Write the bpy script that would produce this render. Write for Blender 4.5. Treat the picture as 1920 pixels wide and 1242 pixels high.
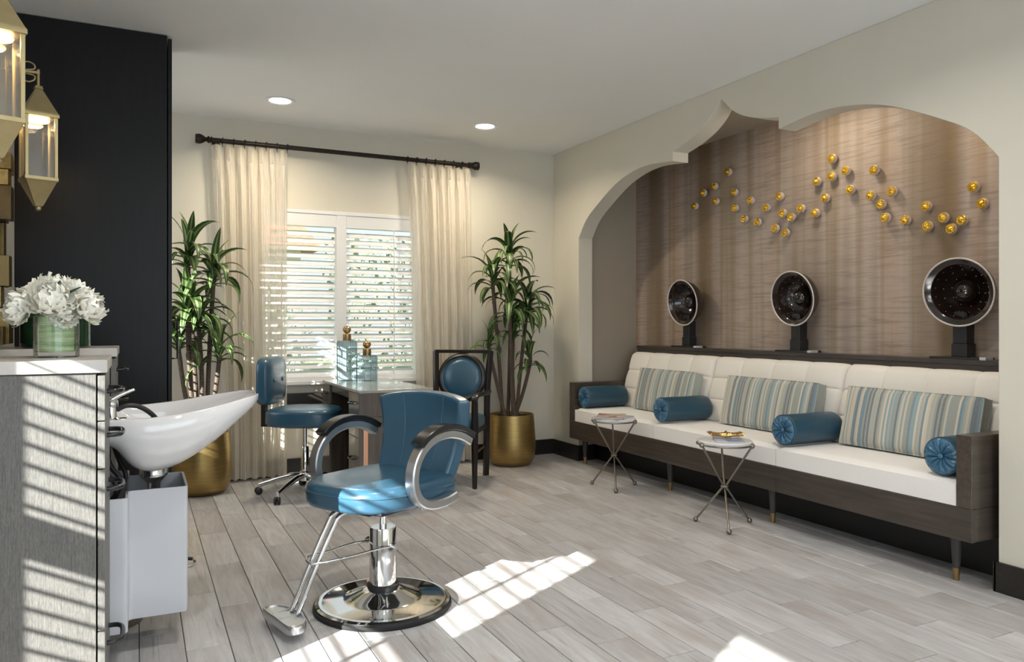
import bpy, bmesh, math, random
from mathutils import Vector, Matrix, Euler
random.seed(7)
PI = math.pi
for o in list(bpy.data.objects): bpy.data.objects.remove(o)
scene = bpy.context.scene
COL = scene.collection

# ------------------------------------------------------------------ camera
F_PX, HORIZON, CAM_H = 1430.0, 607.0, 1.19
YAW = math.atan((960 - 258) / F_PX)
cam_data = bpy.data.cameras.new('camera'); cam = bpy.data.objects.new('camera', cam_data); COL.objects.link(cam)
cam.location = (0, 0, CAM_H); cam.rotation_euler = (PI / 2, 0, -YAW)
cam_data.sensor_fit = 'HORIZONTAL'; cam_data.sensor_width = 36.0
cam_data.lens = 36.0 * F_PX / 1920.0
cam_data.shift_y = -(1242 / 2 - HORIZON) / 1920.0
cam_data.clip_start = 0.02; cam_data.clip_end = 200
scene.camera = cam

# ------------------------------------------------------------------ world, sun, daylight at the windows, exposure
world = bpy.data.worlds.new('world'); scene.world = world; world.use_nodes = True
bg = world.node_tree.nodes['Background']; bg.inputs[0].default_value = (0.80, 0.90, 1.0, 1); bg.inputs[1].default_value = 1.15
SUN_DIR = Vector((1.0, 0.567, -0.487)).normalized()
sd = bpy.data.lights.new('sun', 'SUN'); sd.energy = 29.0; sd.angle = math.radians(0.33); sd.color = (1.0, 0.97, 0.93)
sun = bpy.data.objects.new('sun', sd); COL.objects.link(sun); sun.location = (-8, -5, 6)
sun.rotation_euler = SUN_DIR.to_track_quat('-Z', 'Y').to_euler()

def area(name, loc, direction, sx, sy, power, color, spread=180):
    l = bpy.data.lights.new(name, 'AREA'); l.shape = 'RECTANGLE'; l.size = sx; l.size_y = sy; l.energy = power; l.color = color
    l.spread = math.radians(spread)
    o = bpy.data.objects.new(name, l); COL.objects.link(o); o.location = loc
    o.rotation_euler = Vector(direction).to_track_quat('-Z', 'Z').to_euler()
    return o
area('rear_window_fill', (1.2, -2.52, 1.5), (0, 1, 0), 3.6, 1.8, 54, (0.74, 0.87, 1.0))  # broad area lamp added as cool fill at the unseen rear window
area('window_daylight_left', (-1.96, 1.2, 1.4), (1, 0, 0), 0.6, 1.25, 5, (0.88, 0.95, 1.0))
area('window_daylight_left_rear', (-1.96, -0.55, 1.4), (1, 0, 0), 0.95, 1.25, 4, (0.88, 0.95, 1.0))
area('window_daylight_corner', (-0.53, 5.3, 1.4), (1, 0, 0), 0.8, 1.25, 6, (0.95, 0.98, 1.0))

scene.view_settings.view_transform = 'Standard'; scene.view_settings.look = 'None'
scene.view_settings.gamma = 1.0; scene.view_settings.exposure = 0.14; scene.view_settings.use_curve_mapping = False

# ------------------------------------------------------------------ mesh helpers
class MB:
    def __init__(s): s.v = []; s.f = []; s.uv = {}
    def add(s, vs, fs):
        n = len(s.v); s.v += [tuple(p) for p in vs]; s.f += [tuple(i + n for i in q) for q in fs]; return s
    def box(s, x0, x1, y0, y1, z0, z1, R=None, c=(0, 0, 0)):
        vs = [(x, y, z) for z in (z0, z1) for y in (y0, y1) for x in (x0, x1)]
        if R is not None: vs = [R @ Vector(p) + Vector(c) for p in vs]
        return s.add(vs, [(0, 2, 3, 1), (4, 5, 7, 6), (0, 1, 5, 4), (2, 6, 7, 3), (0, 4, 6, 2), (1, 3, 7, 5)])
    def prism(s, poly, fn, a, b):
        n = len(poly)
        vs = [fn(u, v, a) for u, v in poly] + [fn(u, v, b) for u, v in poly]
        fs = [tuple(range(n)), tuple(range(2 * n - 1, n - 1, -1))] + [(i, i + n, (i + 1) % n + n, (i + 1) % n) for i in range(n)]
        return s.add(vs, fs)
    def rings(s, rs, cap=True, closed=False):
        m = len(rs[0]); vs = [p for r in rs for p in r]; fs = []
        k = len(rs)
        for i in range(k if closed else k - 1):
            for j in range(m):
                fs.append((i * m + j, i * m + (j + 1) % m, ((i + 1) % k) * m + (j + 1) % m, ((i + 1) % k) * m + j))
        if cap and not closed:
            fs.append(tuple(range(m - 1, -1, -1))); fs.append(tuple((k - 1) * m + j for j in range(m)))
        return s.add(vs, fs)
    def lathe(s, prof, seg=24, c=(0, 0, 0), R=None, cap=True):
        R = R or Matrix.Identity(3); c = Vector(c); rs = []
        for r, z in prof:
            rs.append([c + R @ Vector((max(r, 1e-4) * math.cos(2 * PI * j / seg), max(r, 1e-4) * math.sin(2 * PI * j / seg), z)) for j in range(seg)])
        return s.rings(rs, cap)
    def cyl(s, p, q, r0, r1=None, seg=16):
        return s.tube([p, q], [r0, r0 if r1 is None else r1], seg)
    def tube(s, pts, r, seg=10, closed=False, flat=None, rect=None):
        pts = [Vector(p) for p in pts]; n = len(pts)
        rr = r if isinstance(r, (list, tuple)) else [r] * n
        T = []
        for i in range(n):
            a = pts[(i - 1) % n] if (closed or i > 0) else pts[i]; b = pts[(i + 1) % n] if (closed or i < n - 1) else pts[i]
            T.append((b - a).normalized())
        up = Vector((0, 0, 1)) if abs(T[0].z) < 0.9 else Vector((0, 1, 0))
        N = T[0].cross(up).normalized(); rs = []
        for i in range(n):
            N = (N - T[i] * N.dot(T[i]));  N = N.normalized() if N.length > 1e-6 else T[i].orthogonal().normalized()
            B = T[i].cross(N); ring = []
            if rect:
                w, h = rect; e = min(w, h) * 0.28
                ring = [pts[i] + N * a + B * b for a, b in ((w, h - e), (w - e, h), (-w + e, h), (-w, h - e), (-w, -h + e), (-w + e, -h), (w - e, -h), (w, -h + e))]
                rs.append(ring); continue
            for j in range(seg):
                t = 2 * PI * j / seg
                if flat: w, h = flat; cx = math.copysign(abs(math.cos(t)) ** 0.35, math.cos(t)) * w; cy = math.copysign(abs(math.sin(t)) ** 0.35, math.sin(t)) * h
                else: cx, cy = math.cos(t) * rr[i], math.sin(t) * rr[i]
                ring.append(pts[i] + N * cx + B * cy)
            rs.append(ring)
        return s.rings(rs, not closed, closed)
    def sphere(s, c, r, sc=(1, 1, 1), u=16, v=10):
        c = Vector(c)
        rs = [[c + Vector((r * sc[0] * math.sin(PI * i / v) * math.cos(2 * PI * j / u), r * sc[1] * math.sin(PI * i / v) * math.sin(2 * PI * j / u), -r * sc[2] * math.cos(PI * i / v))) for j in range(u)] for i in range(v + 1)]
        rs[0] = [p + Vector((math.cos(2 * PI * j / u), math.sin(2 * PI * j / u), 0)) * 1e-4 for j, p in enumerate(rs[0])]
        rs[-1] = [p + Vector((math.cos(2 * PI * j / u), math.sin(2 * PI * j / u), 0)) * 1e-4 for j, p in enumerate(rs[-1])]
        return s.rings(rs)
    def grid(s, fn, nu, nv, uv=False):
        n = len(s.v); s.v += [tuple(fn(i / nu, j / nv)) for j in range(nv + 1) for i in range(nu + 1)]
        if uv:
            for j in range(nv + 1):
                for i in range(nu + 1): s.uv[n + j * (nu + 1) + i] = (i / nu, j / nv)
        s.f += [(n + j * (nu + 1) + i, n + j * (nu + 1) + i + 1, n + (j + 1) * (nu + 1) + i + 1, n + (j + 1) * (nu + 1) + i) for j in range(nv) for i in range(nu)]
        return s
    def mesh(s, name, sharp=38, smooth=True):
        me = bpy.data.meshes.new(name); me.from_pydata(s.v, [], s.f); me.update()
        bm = bmesh.new(); bm.from_mesh(me); bmesh.ops.recalc_face_normals(bm, faces=bm.faces)
        if s.uv:
            lay = bm.loops.layers.uv.new('UVMap')
            for f in bm.faces:
                for l in f.loops: l[lay].uv = s.uv.get(l.vert.index, (0, 0))
        bm.to_mesh(me); bm.free()
        if smooth:
            for p in me.polygons: p.use_smooth = True
            if sharp: me.set_sharp_from_angle(angle=math.radians(sharp))
        return me
    def build(s, name, mat, parent=None, bevel=0, seg=2, sharp=38, sub=0, solid=0):
        me = s.mesh(name, 0 if bevel else sharp, True); me.materials.append(mat)
        return link(name, me, parent, bevel, seg, sub, solid)
def link(name, me, parent=None, bevel=0, seg=2, sub=0, solid=0):
    o = bpy.data.objects.new(name, me); COL.objects.link(o); o.parent = parent
    if solid:
        m = o.modifiers.new('solid', 'SOLIDIFY'); m.thickness = solid; m.offset = 0
    if bevel:
        m = o.modifiers.new('bevel', 'BEVEL'); m.width = bevel; m.segments = seg; m.limit_method = 'ANGLE'; m.angle_limit = math.radians(35); m.harden_normals = True
    if sub:
        m = o.modifiers.new('sub', 'SUBSURF'); m.levels = sub; m.render_levels = sub
    return o
def tag(o, label=None, cat=None, group=None, kind=None):
    if label: o['label'] = label
    if cat: o['category'] = cat
    if group: o['group'] = group
    if kind: o['kind'] = kind
    return o
def thing(name, label, cat, loc=(0, 0, 0), rz=0.0, group=None, kind=None):
    o = bpy.data.objects.new(name, None); COL.objects.link(o); o.empty_display_size = 0.05
    o.location = loc; o.rotation_euler = (0, 0, rz)
    return tag(o, label, cat, group, kind)
def copy_tree(o, parent=None):
    c = o.copy(); COL.objects.link(c); c.parent = parent
    for ch in list(o.children): copy_tree(ch, c)
    return c
def B(*a, R=None, c=(0, 0, 0)): return MB().box(*a, R=R, c=c)
def rotz(a): return Matrix.Rotation(a, 3, 'Z')
def rotx(a): return Matrix.Rotation(a, 3, 'X')
def roty(a): return Matrix.Rotation(a, 3, 'Y')
def smooth_path(pts, n=8, closed=False):
    P = [Vector(p) for p in pts]; out = []; k = len(P)
    for i in range(k if closed else k - 1):
        g = lambda j: P[j % k] if closed else P[min(max(j, 0), k - 1)]
        a, b, c, d = g(i - 1), g(i), g(i + 1), g(i + 2)
        for t in range(n):
            t /= n
            out.append(0.5 * ((2 * b) + (c - a) * t + (2 * a - 5 * b + 4 * c - d) * t * t + (3 * b - a - 3 * c + d) * t ** 3))
    if not closed: out.append(P[-1])
    return out
# a pixel of the photograph as a ray; the plane it meets gives the distance
def ray(x, y):
    u = (x - 960) / F_PX; v = (HORIZON - y) / F_PX; S, C = math.sin(YAW), math.cos(YAW)
    return Vector((S + C * u, C - S * u, v))
def on_x(x, y, X): q = ray(x, y); t = X / q.x; return Vector((X, q.y * t, CAM_H + q.z * t))
def on_y(x, y, Y): q = ray(x, y); t = Y / q.y; return Vector((q.x * t, Y, CAM_H + q.z * t))
def on_z(x, y, Z): q = ray(x, y); t = (Z - CAM_H) / q.z; return Vector((q.x * t, q.y * t, Z))

# ------------------------------------------------------------------ materials
class NT:
    def __init__(s, name):
        s.m = bpy.data.materials.new(name); s.m.use_nodes = True; s.t = s.m.node_tree; s.n = s.t.nodes
        s.p = s.n['Principled BSDF']; s.out = s.n['Material Output']
    def node(s, kind, **kw):
        n = s.n.new(kind)
        for k, v in kw.items():
            if k.startswith('i_'):
                key = k[2:]; key = int(key) if key.isdigit() else key.replace('_', ' '); n.inputs[key].default_value = v
            else: setattr(n, k, v)
        return n
    def l(s, a, b): s.t.links.new(a, b)
    def coord(s, scale=(1, 1, 1), out='Object', rand=False):
        tc = s.node('ShaderNodeTexCoord'); mp = s.node('ShaderNodeMapping'); mp.inputs['Scale'].default_value = scale
        s.l(tc.outputs[out], mp.inputs['Vector'])
        if rand:
            oi = s.node('ShaderNodeObjectInfo'); cm = s.node('ShaderNodeVectorMath', operation='SCALE')
            cm.inputs[0].default_value = (37.0, 53.0, 19.0); s.l(oi.outputs['Random'], cm.inputs['Scale']); s.l(cm.outputs[0], mp.inputs['Location'])
        return mp.outputs[0]
    def noise(s, vec, scale, detail=4, rough=0.55, dist=0.0):
        n = s.node('ShaderNodeTexNoise'); n.inputs['Scale'].default_value = scale; n.inputs['Detail'].default_value = detail
        n.inputs['Roughness'].default_value = rough; n.inputs['Distortion'].default_value = dist; s.l(vec, n.inputs['Vector']); return n.outputs['Fac']
    def ramp(s, fac, stops):
        r = s.node('ShaderNodeValToRGB'); e = r.color_ramp.elements
        while len(e) < len(stops): e.new(0.5)
        for q, (p, c) in zip(e, stops): q.position = p; q.color = (*c, 1)
        s.l(fac, r.inputs[0]); return r.outputs[0]
    def mix(s, fac, a, b, mode='MIX'):
        n = s.node('ShaderNodeMix', data_type='RGBA', blend_type=mode)
        for sock, val in ((n.inputs['Factor'], fac), (n.inputs[6], a), (n.inputs[7], b)):
            if hasattr(val, 'is_linked'): s.l(val, sock)
            else: sock.default_value = val if not isinstance(val, tuple) or len(val) == 4 else (*val, 1)
        return n.outputs[2]
    def bump(s, h, strength=0.2, dist=0.002):
        b = s.node('ShaderNodeBump'); b.inputs['Strength'].default_value = strength; b.inputs['Distance'].default_value = dist
        s.l(h, b.inputs['Height']); s.l(b.outputs[0], s.p.inputs['Normal'])
    def set(s, **k):
        names = dict(col='Base Color', rough='Roughness', metal='Metallic', spec='Specular IOR Level', trans='Transmission Weight', ior='IOR', coat='Coat Weight', sheen='Sheen Weight', em='Emission Color', es='Emission Strength', sss='Subsurface Weight', crough='Coat Roughness')
        for a, v in k.items():
            i = s.p.inputs[names[a]]
            if hasattr(v, 'is_linked'): s.l(v, i)
            else: i.default_value = (*v, 1) if isinstance(v, tuple) else v
        return s
def plain(name, col, rough=0.5, metal=0.0, var=0.06, scale=6.0, bump=0.0, stretch=(1, 1, 1), **kw):
    t = NT(name); f = t.noise(t.coord(stretch), scale)
    c0 = tuple(max(0, c * (1 - var)) for c in col); c1 = tuple(min(1, c * (1 + var)) for c in col)
    t.set(col=t.ramp(f, [(0.3, c0), (0.7, c1)]), rough=rough, metal=metal, **kw)
    if bump: t.bump(f, bump)
    return t.m
def wood(name, dark, light, rough=0.45, axis='z', scale=6, coat=0.0, bump=0.1):
    st = {'x': (0.35, 6, 6), 'y': (6, 0.35, 6), 'z': (6, 6, 0.35)}[axis]
    t = NT(name); v = t.coord(st); a = t.noise(v, scale, 6, 0.6, 0.6)
    t.set(col=t.ramp(a, [(0.3, dark), (0.7, light)]), rough=rough, coat=coat); t.bump(a, bump, 0.001); return t.m
def thin_glass(name, tint=(0.95, 0.98, 0.97), gloss=0.12, ior=1.45):
    t = NT(name); t.n.remove(t.p)
    tr = t.node('ShaderNodeBsdfTransparent'); tr.inputs[0].default_value = (*tint, 1)
    gl = t.node('ShaderNodeBsdfGlossy'); gl.inputs['Roughness'].default_value = 0.02
    fr = t.node('ShaderNodeFresnel'); fr.inputs[0].default_value = ior
    ad = t.node('ShaderNodeMath', operation='MULTIPLY_ADD'); ad.inputs[1].default_value = 0.8; ad.inputs[2].default_value = gloss * 0.2
    t.l(fr.outputs[0], ad.inputs[0]); mx = t.node('ShaderNodeMixShader'); t.l(ad.outputs[0], mx.inputs[0]); t.l(tr.outputs[0], mx.inputs[1]); t.l(gl.outputs[0], mx.inputs[2])
    t.l(mx.outputs[0], t.out.inputs[0]); return t.m
def glow(name, col, strength):
    t = NT(name); t.set(col=(0.9, 0.88, 0.8), em=col, es=strength); return t.m

M = {}
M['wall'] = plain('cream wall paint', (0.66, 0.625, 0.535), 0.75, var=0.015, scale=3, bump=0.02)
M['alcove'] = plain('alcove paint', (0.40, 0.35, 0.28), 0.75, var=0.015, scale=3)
M['ceil'] = plain('ceiling paint', (0.82, 0.82, 0.81), 0.8, var=0.012, scale=2)
M['white'] = plain('white lacquer trim', (0.80, 0.80, 0.80), 0.35, var=0.01)
M['slat'] = plain('white blind slat', (0.82, 0.82, 0.83), 0.4, var=0.01)
M['base'] = wood('espresso baseboard', (0.010, 0.008, 0.007), (0.022, 0.018, 0.015), 0.35, 'x')
M['espresso'] = wood('espresso laminate', (0.0050, 0.0042, 0.0045), (0.0085, 0.0075, 0.0080), 0.42, 'z', 10, bump=0.04)
M['espresso'].node_tree.nodes['Principled BSDF'].inputs['Specular IOR Level'].default_value = 0.28
M['grey_lam'] = None
M['counter'] = plain('pale stone counter', (0.62, 0.58, 0.54), 0.25, var=0.08, scale=14)
M['chrome'] = plain('chrome', (0.80, 0.80, 0.80), 0.07, 1.0, var=0.01)
M['brushed'] = plain('brushed aluminium', (0.62, 0.63, 0.64), 0.33, 1.0, var=0.03, scale=30)
M['black'] = plain('black plastic', (0.015, 0.015, 0.017), 0.4, var=0.1)
M['blackgloss'] = plain('black gloss metal', (0.012, 0.012, 0.013), 0.18, var=0.1)
M['rubber'] = plain('black rubber', (0.01, 0.01, 0.01), 0.7, var=0.1)
M['ceramic'] = plain('white ceramic', (0.76, 0.745, 0.745), 0.10, var=0.008, coat=0.4)
M['shroud'] = plain('white moulded plastic', (0.56, 0.57, 0.61), 0.18, var=0.01)
M['brass'] = plain('antique brass', (0.42, 0.30, 0.13), 0.3, 1.0, var=0.1, scale=12)
M['bottlecap'] = plain('brushed gold cap', (0.50, 0.34, 0.16), 0.32, 1.0, var=0.08, scale=20)
M['gunmetal'] = plain('aged nickel metal', (0.30, 0.27, 0.235), 0.35, 1.0, var=0.1, scale=14)
M['bronze'] = plain('oil rubbed bronze', (0.020, 0.014, 0.011), 0.4, 0.5, var=0.3, scale=30)
M['lantern'] = plain('champagne gold metal', (0.50, 0.41, 0.22), 0.42, 0.85, var=0.08, scale=12)
M['soil'] = plain('dark bark chips', (0.035, 0.022, 0.015), 0.9, var=0.5, scale=40, bump=0.6)
M['fabric'] = plain('ivory upholstery', (0.80, 0.765, 0.715), 0.85, var=0.02, scale=150, bump=0.05, sheen=0.2)
M['seatfab'] = plain('white seat upholstery', (0.83, 0.81, 0.79), 0.85, var=0.02, scale=150, bump=0.05, sheen=0.2)
M['sofa_wood'] = wood('dark stained maple', (0.036, 0.028, 0.022), (0.078, 0.062, 0.050), 0.33, 'y', 7, coat=0.15)
M['arm_wood'] = wood('dark stained maple upright grain', (0.042, 0.032, 0.025), (0.088, 0.068, 0.054), 0.33, 'x', 7, coat=0.15)
M['leg_wood'] = wood('charcoal stained leg', (0.040, 0.036, 0.034), (0.062, 0.056, 0.052), 0.4, 'z')
M['desk_wood'] = wood('ash brown desk veneer', (0.060, 0.047, 0.038), (0.105, 0.085, 0.070), 0.22, 'z', 8, coat=0.3)
M['desk_front'] = wood('desk drawer veneer', (0.12, 0.105, 0.092), (0.19, 0.17, 0.15), 0.18, 'z', 8, coat=0.4)
M['desk_top'] = plain('pale grey laminate top', (0.36, 0.34, 0.325), 0.15, var=0.05, scale=10, coat=0.4)
M['copper'] = plain('copper inlay', (0.62, 0.33, 0.22), 0.3, 0.9, var=0.05)
M['chair_wood'] = wood('black walnut chair frame', (0.006, 0.0045, 0.0045), (0.014, 0.010, 0.009), 0.33, 'z')
M['blue'] = plain('teal blue vinyl', (0.030, 0.092, 0.150), 0.30, var=0.06, scale=5, bump=0.03, coat=0.35, crough=0.22)
M['bolster'] = plain('deep teal leather', (0.016, 0.062, 0.100), 0.34, var=0.10, scale=8, bump=0.04, coat=0.1, crough=0.3)
M['bolster_end'] = plain('gathered teal satin', (0.040, 0.130, 0.225), 0.28, var=0.10, scale=8, coat=0.15)
M['glass'] = thin_glass('window glass', (0.97, 0.99, 0.98))
M['lampglass'] = thin_glass('seeded lantern glass', (0.93, 0.90, 0.84), 0.5)
M['vaseglass'] = thin_glass('clear vase glass', (0.97, 0.99, 0.98), 0.2, 1.22)
M['cable'] = plain('black hose rubber', (0.012, 0.012, 0.013), 0.45, var=0.1)
M['hood'] = plain('smoked brown acrylic', (0.014, 0.008, 0.006), 0.08, var=0.2, coat=0.6)
M['hood_in'] = plain('dark brown hood lining', (0.020, 0.011, 0.008), 0.15, var=0.2, coat=0.4)
M['rim'] = plain('pale hood rim', (0.62, 0.58, 0.56), 0.3, var=0.02)
M['silver'] = plain('silver plastic', (0.55, 0.56, 0.58), 0.35, var=0.02)
M['cup'] = plain('white porcelain cup', (0.60, 0.54, 0.53), 0.35, var=0.03)
M['marble'] = plain('white marble top', (0.74, 0.73, 0.74), 0.15, var=0.10, scale=9)
M['goldorn'] = plain('polished gold ornament', (0.80, 0.52, 0.20), 0.22, 1.0, var=0.1, scale=20, bump=0.3)
M['ledge'] = wood('dark ledge wood', (0.036, 0.029, 0.026), (0.066, 0.055, 0.050), 0.35, 'y', 7)
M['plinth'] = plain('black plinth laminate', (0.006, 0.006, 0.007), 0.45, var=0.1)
M['green_glass'] = plain('dark green glass', (0.006, 0.035, 0.016), 0.06, var=0.5, scale=20, coat=0.6)

def mk_grey():
    t = NT('grey textured laminate'); v = t.coord((120, 120, 5)); a = t.noise(v, 2.2, 6, 0.7); b = t.noise(t.coord((200, 200, 40)), 2.0, 4, 0.7)
    f = t.node('ShaderNodeMath', operation='MULTIPLY'); t.l(a, f.inputs[0]); t.l(b, f.inputs[1])
    t.set(col=t.ramp(f.outputs[0], [(0.08, (0.075, 0.071, 0.066)), (0.45, (0.23, 0.22, 0.205))]), rough=0.5); t.bump(a, 0.15, 0.001); return t.m
M['grey_lam'] = mk_grey()
def mk_plank():
    t = NT('whitewashed wood look plank'); v = t.coord((9, 1.0, 1), rand=True)
    a = t.noise(v, 2.0, 8, 0.68, 1.2); fine = t.noise(t.coord((45, 1.3, 1), rand=True), 1.6, 6, 0.7, 0.8); blot = t.noise(t.coord((5, 1.6, 1), rand=True), 1.1, 3, 0.5)
    c = t.ramp(a, [(0.24, (0.27, 0.25, 0.245)), (0.40, (0.43, 0.42, 0.425)), (0.68, (0.57, 0.565, 0.575))])
    c = t.mix(t.ramp(fine, [(0.33, (0.60, 0.60, 0.60)), (0.43, (0, 0, 0))]), c, (0.21, 0.185, 0.175), 'MIX')
    c = t.mix(t.ramp(blot, [(0.52, (0, 0, 0)), (0.70, (0.62, 0.62, 0.62))]), c, (0.345, 0.295, 0.275))
    oi = t.node('ShaderNodeObjectInfo'); val = t.ramp(oi.outputs['Random'], [(0.0, (0.84, 0.83, 0.82)), (1.0, (1.10, 1.10, 1.10))])
    t.set(col=t.mix(1.0, c, val, 'MULTIPLY'), rough=0.42, spec=0.35); t.bump(fine, 0.12, 0.001); return t.m
M['plank'] = mk_plank()
M['grout'] = plain('grey grout', (0.17, 0.16, 0.15), 0.8, var=0.05)
def mk_wallpaper():
    t = NT('woven silk wallpaper')
    band = t.noise(t.coord((0.001, 1.25, 0.03)), 2.4, 2, 0.5); band2 = t.noise(t.coord((0.001, 3.4, 0.06)), 2.6, 2, 0.5)
    st = t.noise(t.coord((0.01, 3.0, 62)), 1.0, 6, 0.72, 0.5); fine = t.noise(t.coord((0.01, 14, 240)), 1.0, 4, 0.7)
    c = t.ramp(band, [(0.34, (0.215, 0.150, 0.092)), (0.46, (0.345, 0.275, 0.230)), (0.56, (0.45, 0.375, 0.33)), (0.68, (0.43, 0.31, 0.235))])
    c = t.mix(t.ramp(band2, [(0.50, (0, 0, 0)), (0.66, (0.60, 0.60, 0.60))]), c, (0.235, 0.175, 0.095))
    c = t.mix(t.ramp(st, [(0.36, (0.5, 0.5, 0.5)), (0.52, (0, 0, 0))]), c, (0.185, 0.135, 0.105))
    c = t.mix(t.ramp(fine, [(0.55, (0, 0, 0)), (0.75, (0.25, 0.25, 0.25))]), c, (0.50, 0.43, 0.39))
    t.set(col=c, rough=0.45, spec=0.35); t.bump(fine, 0.15, 0.001); return t.m
M['wallpaper'] = mk_wallpaper()
def mk_sheer():
    t = NT('sheer cream curtain'); t.n.remove(t.p)
    w = t.node('ShaderNodeTexWave', wave_type='BANDS', bands_direction='X'); w.inputs['Scale'].default_value = 22; w.inputs['Distortion'].default_value = 5.0; w.inputs['Detail'].default_value = 2; w.inputs['Detail Scale'].default_value = 1.2
    t.l(t.coord((1, 1, 0.32)), w.inputs['Vector']); c = t.ramp(w.outputs['Fac'], [(0.2, (0.90, 0.845, 0.74)), (0.8, (0.93, 0.89, 0.81))])
    d = t.node('ShaderNodeBsdfDiffuse'); tl = t.node('ShaderNodeBsdfTranslucent'); tr = t.node('ShaderNodeBsdfTransparent')
    t.l(c, d.inputs[0]); t.l(c, tl.inputs[0]); m1 = t.node('ShaderNodeMixShader'); m1.inputs[0].default_value = 0.38; t.l(d.outputs[0], m1.inputs[1]); t.l(tl.outputs[0], m1.inputs[2])
    fac = t.node('ShaderNodeMapRange'); fac.inputs['To Min'].default_value = 0.38; fac.inputs['To Max'].default_value = 0.35; t.l(w.outputs['Fac'], fac.inputs[0])
    m2 = t.node('ShaderNodeMixShader'); t.l(fac.outputs[0], m2.inputs[0]); t.l(m1.outputs[0], m2.inputs[1]); t.l(tr.outputs[0], m2.inputs[2]); t.l(m2.outputs[0], t.out.inputs[0]); return t.m
M['sheer'] = mk_sheer()
def mk_leaf():
    t = NT('striped dracaena leaf'); tc = t.node('ShaderNodeTexCoord'); sx = t.node('ShaderNodeSeparateXYZ'); t.l(tc.outputs['UV'], sx.inputs[0])
    n = t.noise(t.coord((3, 3, 3), rand=True), 8, 2)
    ad = t.node('ShaderNodeMath', operation='MULTIPLY_ADD'); ad.inputs[1].default_value = 0.10; t.l(n, ad.inputs[0]); t.l(sx.outputs[0], ad.inputs[2])
    sb = t.node('ShaderNodeMath', operation='SUBTRACT'); t.l(ad.outputs[0], sb.inputs[0]); sb.inputs[1].default_value = 0.05
    c = t.ramp(sb.outputs[0], [(0.0, (0.34, 0.38, 0.14)), (0.09, (0.026, 0.070, 0.018)), (0.36, (0.032, 0.085, 0.022)), (0.41, (0.36, 0.42, 0.16)), (0.47, (0.06, 0.12, 0.035)), (0.53, (0.38, 0.44, 0.17)), (0.60, (0.030, 0.080, 0.020)), (0.9, (0.026, 0.070, 0.018)), (1.0, (0.20, 0.26, 0.07))])
    t.set(col=c, rough=0.40, spec=0.4); return t.m
M['leaf'] = mk_leaf()
def mk_cane():
    t = NT('ringed plant cane'); w = t.node('ShaderNodeTexWave', bands_direction='Z'); w.inputs['Scale'].default_value = 26; w.inputs['Distortion'].default_value = 1.0
    t.l(t.coord(), w.inputs[0]); t.set(col=t.ramp(w.outputs['Fac'], [(0.3, (0.055, 0.036, 0.026)), (0.8, (0.16, 0.115, 0.085))]), rough=0.75); t.bump(w.outputs['Fac'], 0.5, 0.004); return t.m
M['cane'] = mk_cane()
def mk_pot():
    t = NT('brushed gold planter'); a = t.noise(t.coord((2, 2, 60)), 3.0, 5, 0.7)
    t.set(col=t.ramp(a, [(0.3, (0.30, 0.20, 0.07)), (0.7, (0.47, 0.33, 0.13))]), metal=0.9, rough=0.38); t.bump(a, 0.15, 0.001); return t.m
M['pot'] = mk_pot()
def mk_stripe():
    t = NT('striped cushion fabric'); tc = t.node('ShaderNodeTexCoord'); sx = t.node('ShaderNodeSeparateXYZ'); t.l(tc.outputs['Object'], sx.inputs[0])
    oi = t.node('ShaderNodeObjectInfo'); cb = t.node('ShaderNodeCombineXYZ')
    mu = t.node('ShaderNodeMath', operation='MULTIPLY'); mu.inputs[1].default_value = 84.0; t.l(sx.outputs['Y'], mu.inputs[0])
    fl = t.node('ShaderNodeMath', operation='FLOOR'); t.l(mu.outputs[0], fl.inputs[0])
    wn = t.node('ShaderNodeTexWhiteNoise', noise_dimensions='1D'); t.l(fl.outputs[0], wn.inputs['W'])
    r = t.node('ShaderNodeValToRGB'); r.color_ramp.interpolation = 'CONSTANT'; e = r.color_ramp.elements
    cols = [(0.30, 0.32, 0.29), (0.56, 0.50, 0.40), (0.155, 0.245, 0.305), (0.42, 0.41, 0.35), (0.245, 0.34, 0.36), (0.60, 0.55, 0.46), (0.14, 0.17, 0.20), (0.36, 0.40, 0.37)]
    while len(e) < len(cols): e.new(0.5)
    for i, cc in enumerate(cols): e[i].position = i / len(cols); e[i].color = (*cc, 1)
    t.l(wn.outputs['Value'], r.inputs[0]); f = t.noise(t.coord((60, 60, 60)), 6, 3)
    t.set(col=t.mix(t.ramp(f, [(0.4, (0.0, 0.0, 0.0)), (0.7, (0.25, 0.25, 0.25))]), r.outputs[0], (0.55, 0.52, 0.46)), rough=0.8, sheen=0.2); t.bump(f, 0.15, 0.001); return t.m
M['stripe'] = mk_stripe()
def mk_petal():
    t = NT('ivory peony petal'); tc = t.node('ShaderNodeTexCoord'); sx = t.node('ShaderNodeSeparateXYZ'); t.l(tc.outputs['UV'], sx.inputs[0])
    oi = t.node('ShaderNodeObjectInfo'); base = t.mix(t.ramp(oi.outputs['Random'], [(0.75, (0, 0, 0)), (1.0, (1, 1, 1))]), (0.80, 0.77, 0.62), (0.82, 0.60, 0.54))
    c = t.mix(t.ramp(sx.outputs[1], [(0.15, (1, 1, 1)), (0.6, (0, 0, 0))]), (0.94, 0.915, 0.82), base)
    t.set(col=c, rough=0.6, sss=0.0); return t.m
M['petal'] = mk_petal()
M['greenleaf'] = plain('dark green foliage', (0.022, 0.085, 0.035), 0.4, var=0.25, scale=20)
M['wrap'] = None
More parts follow.
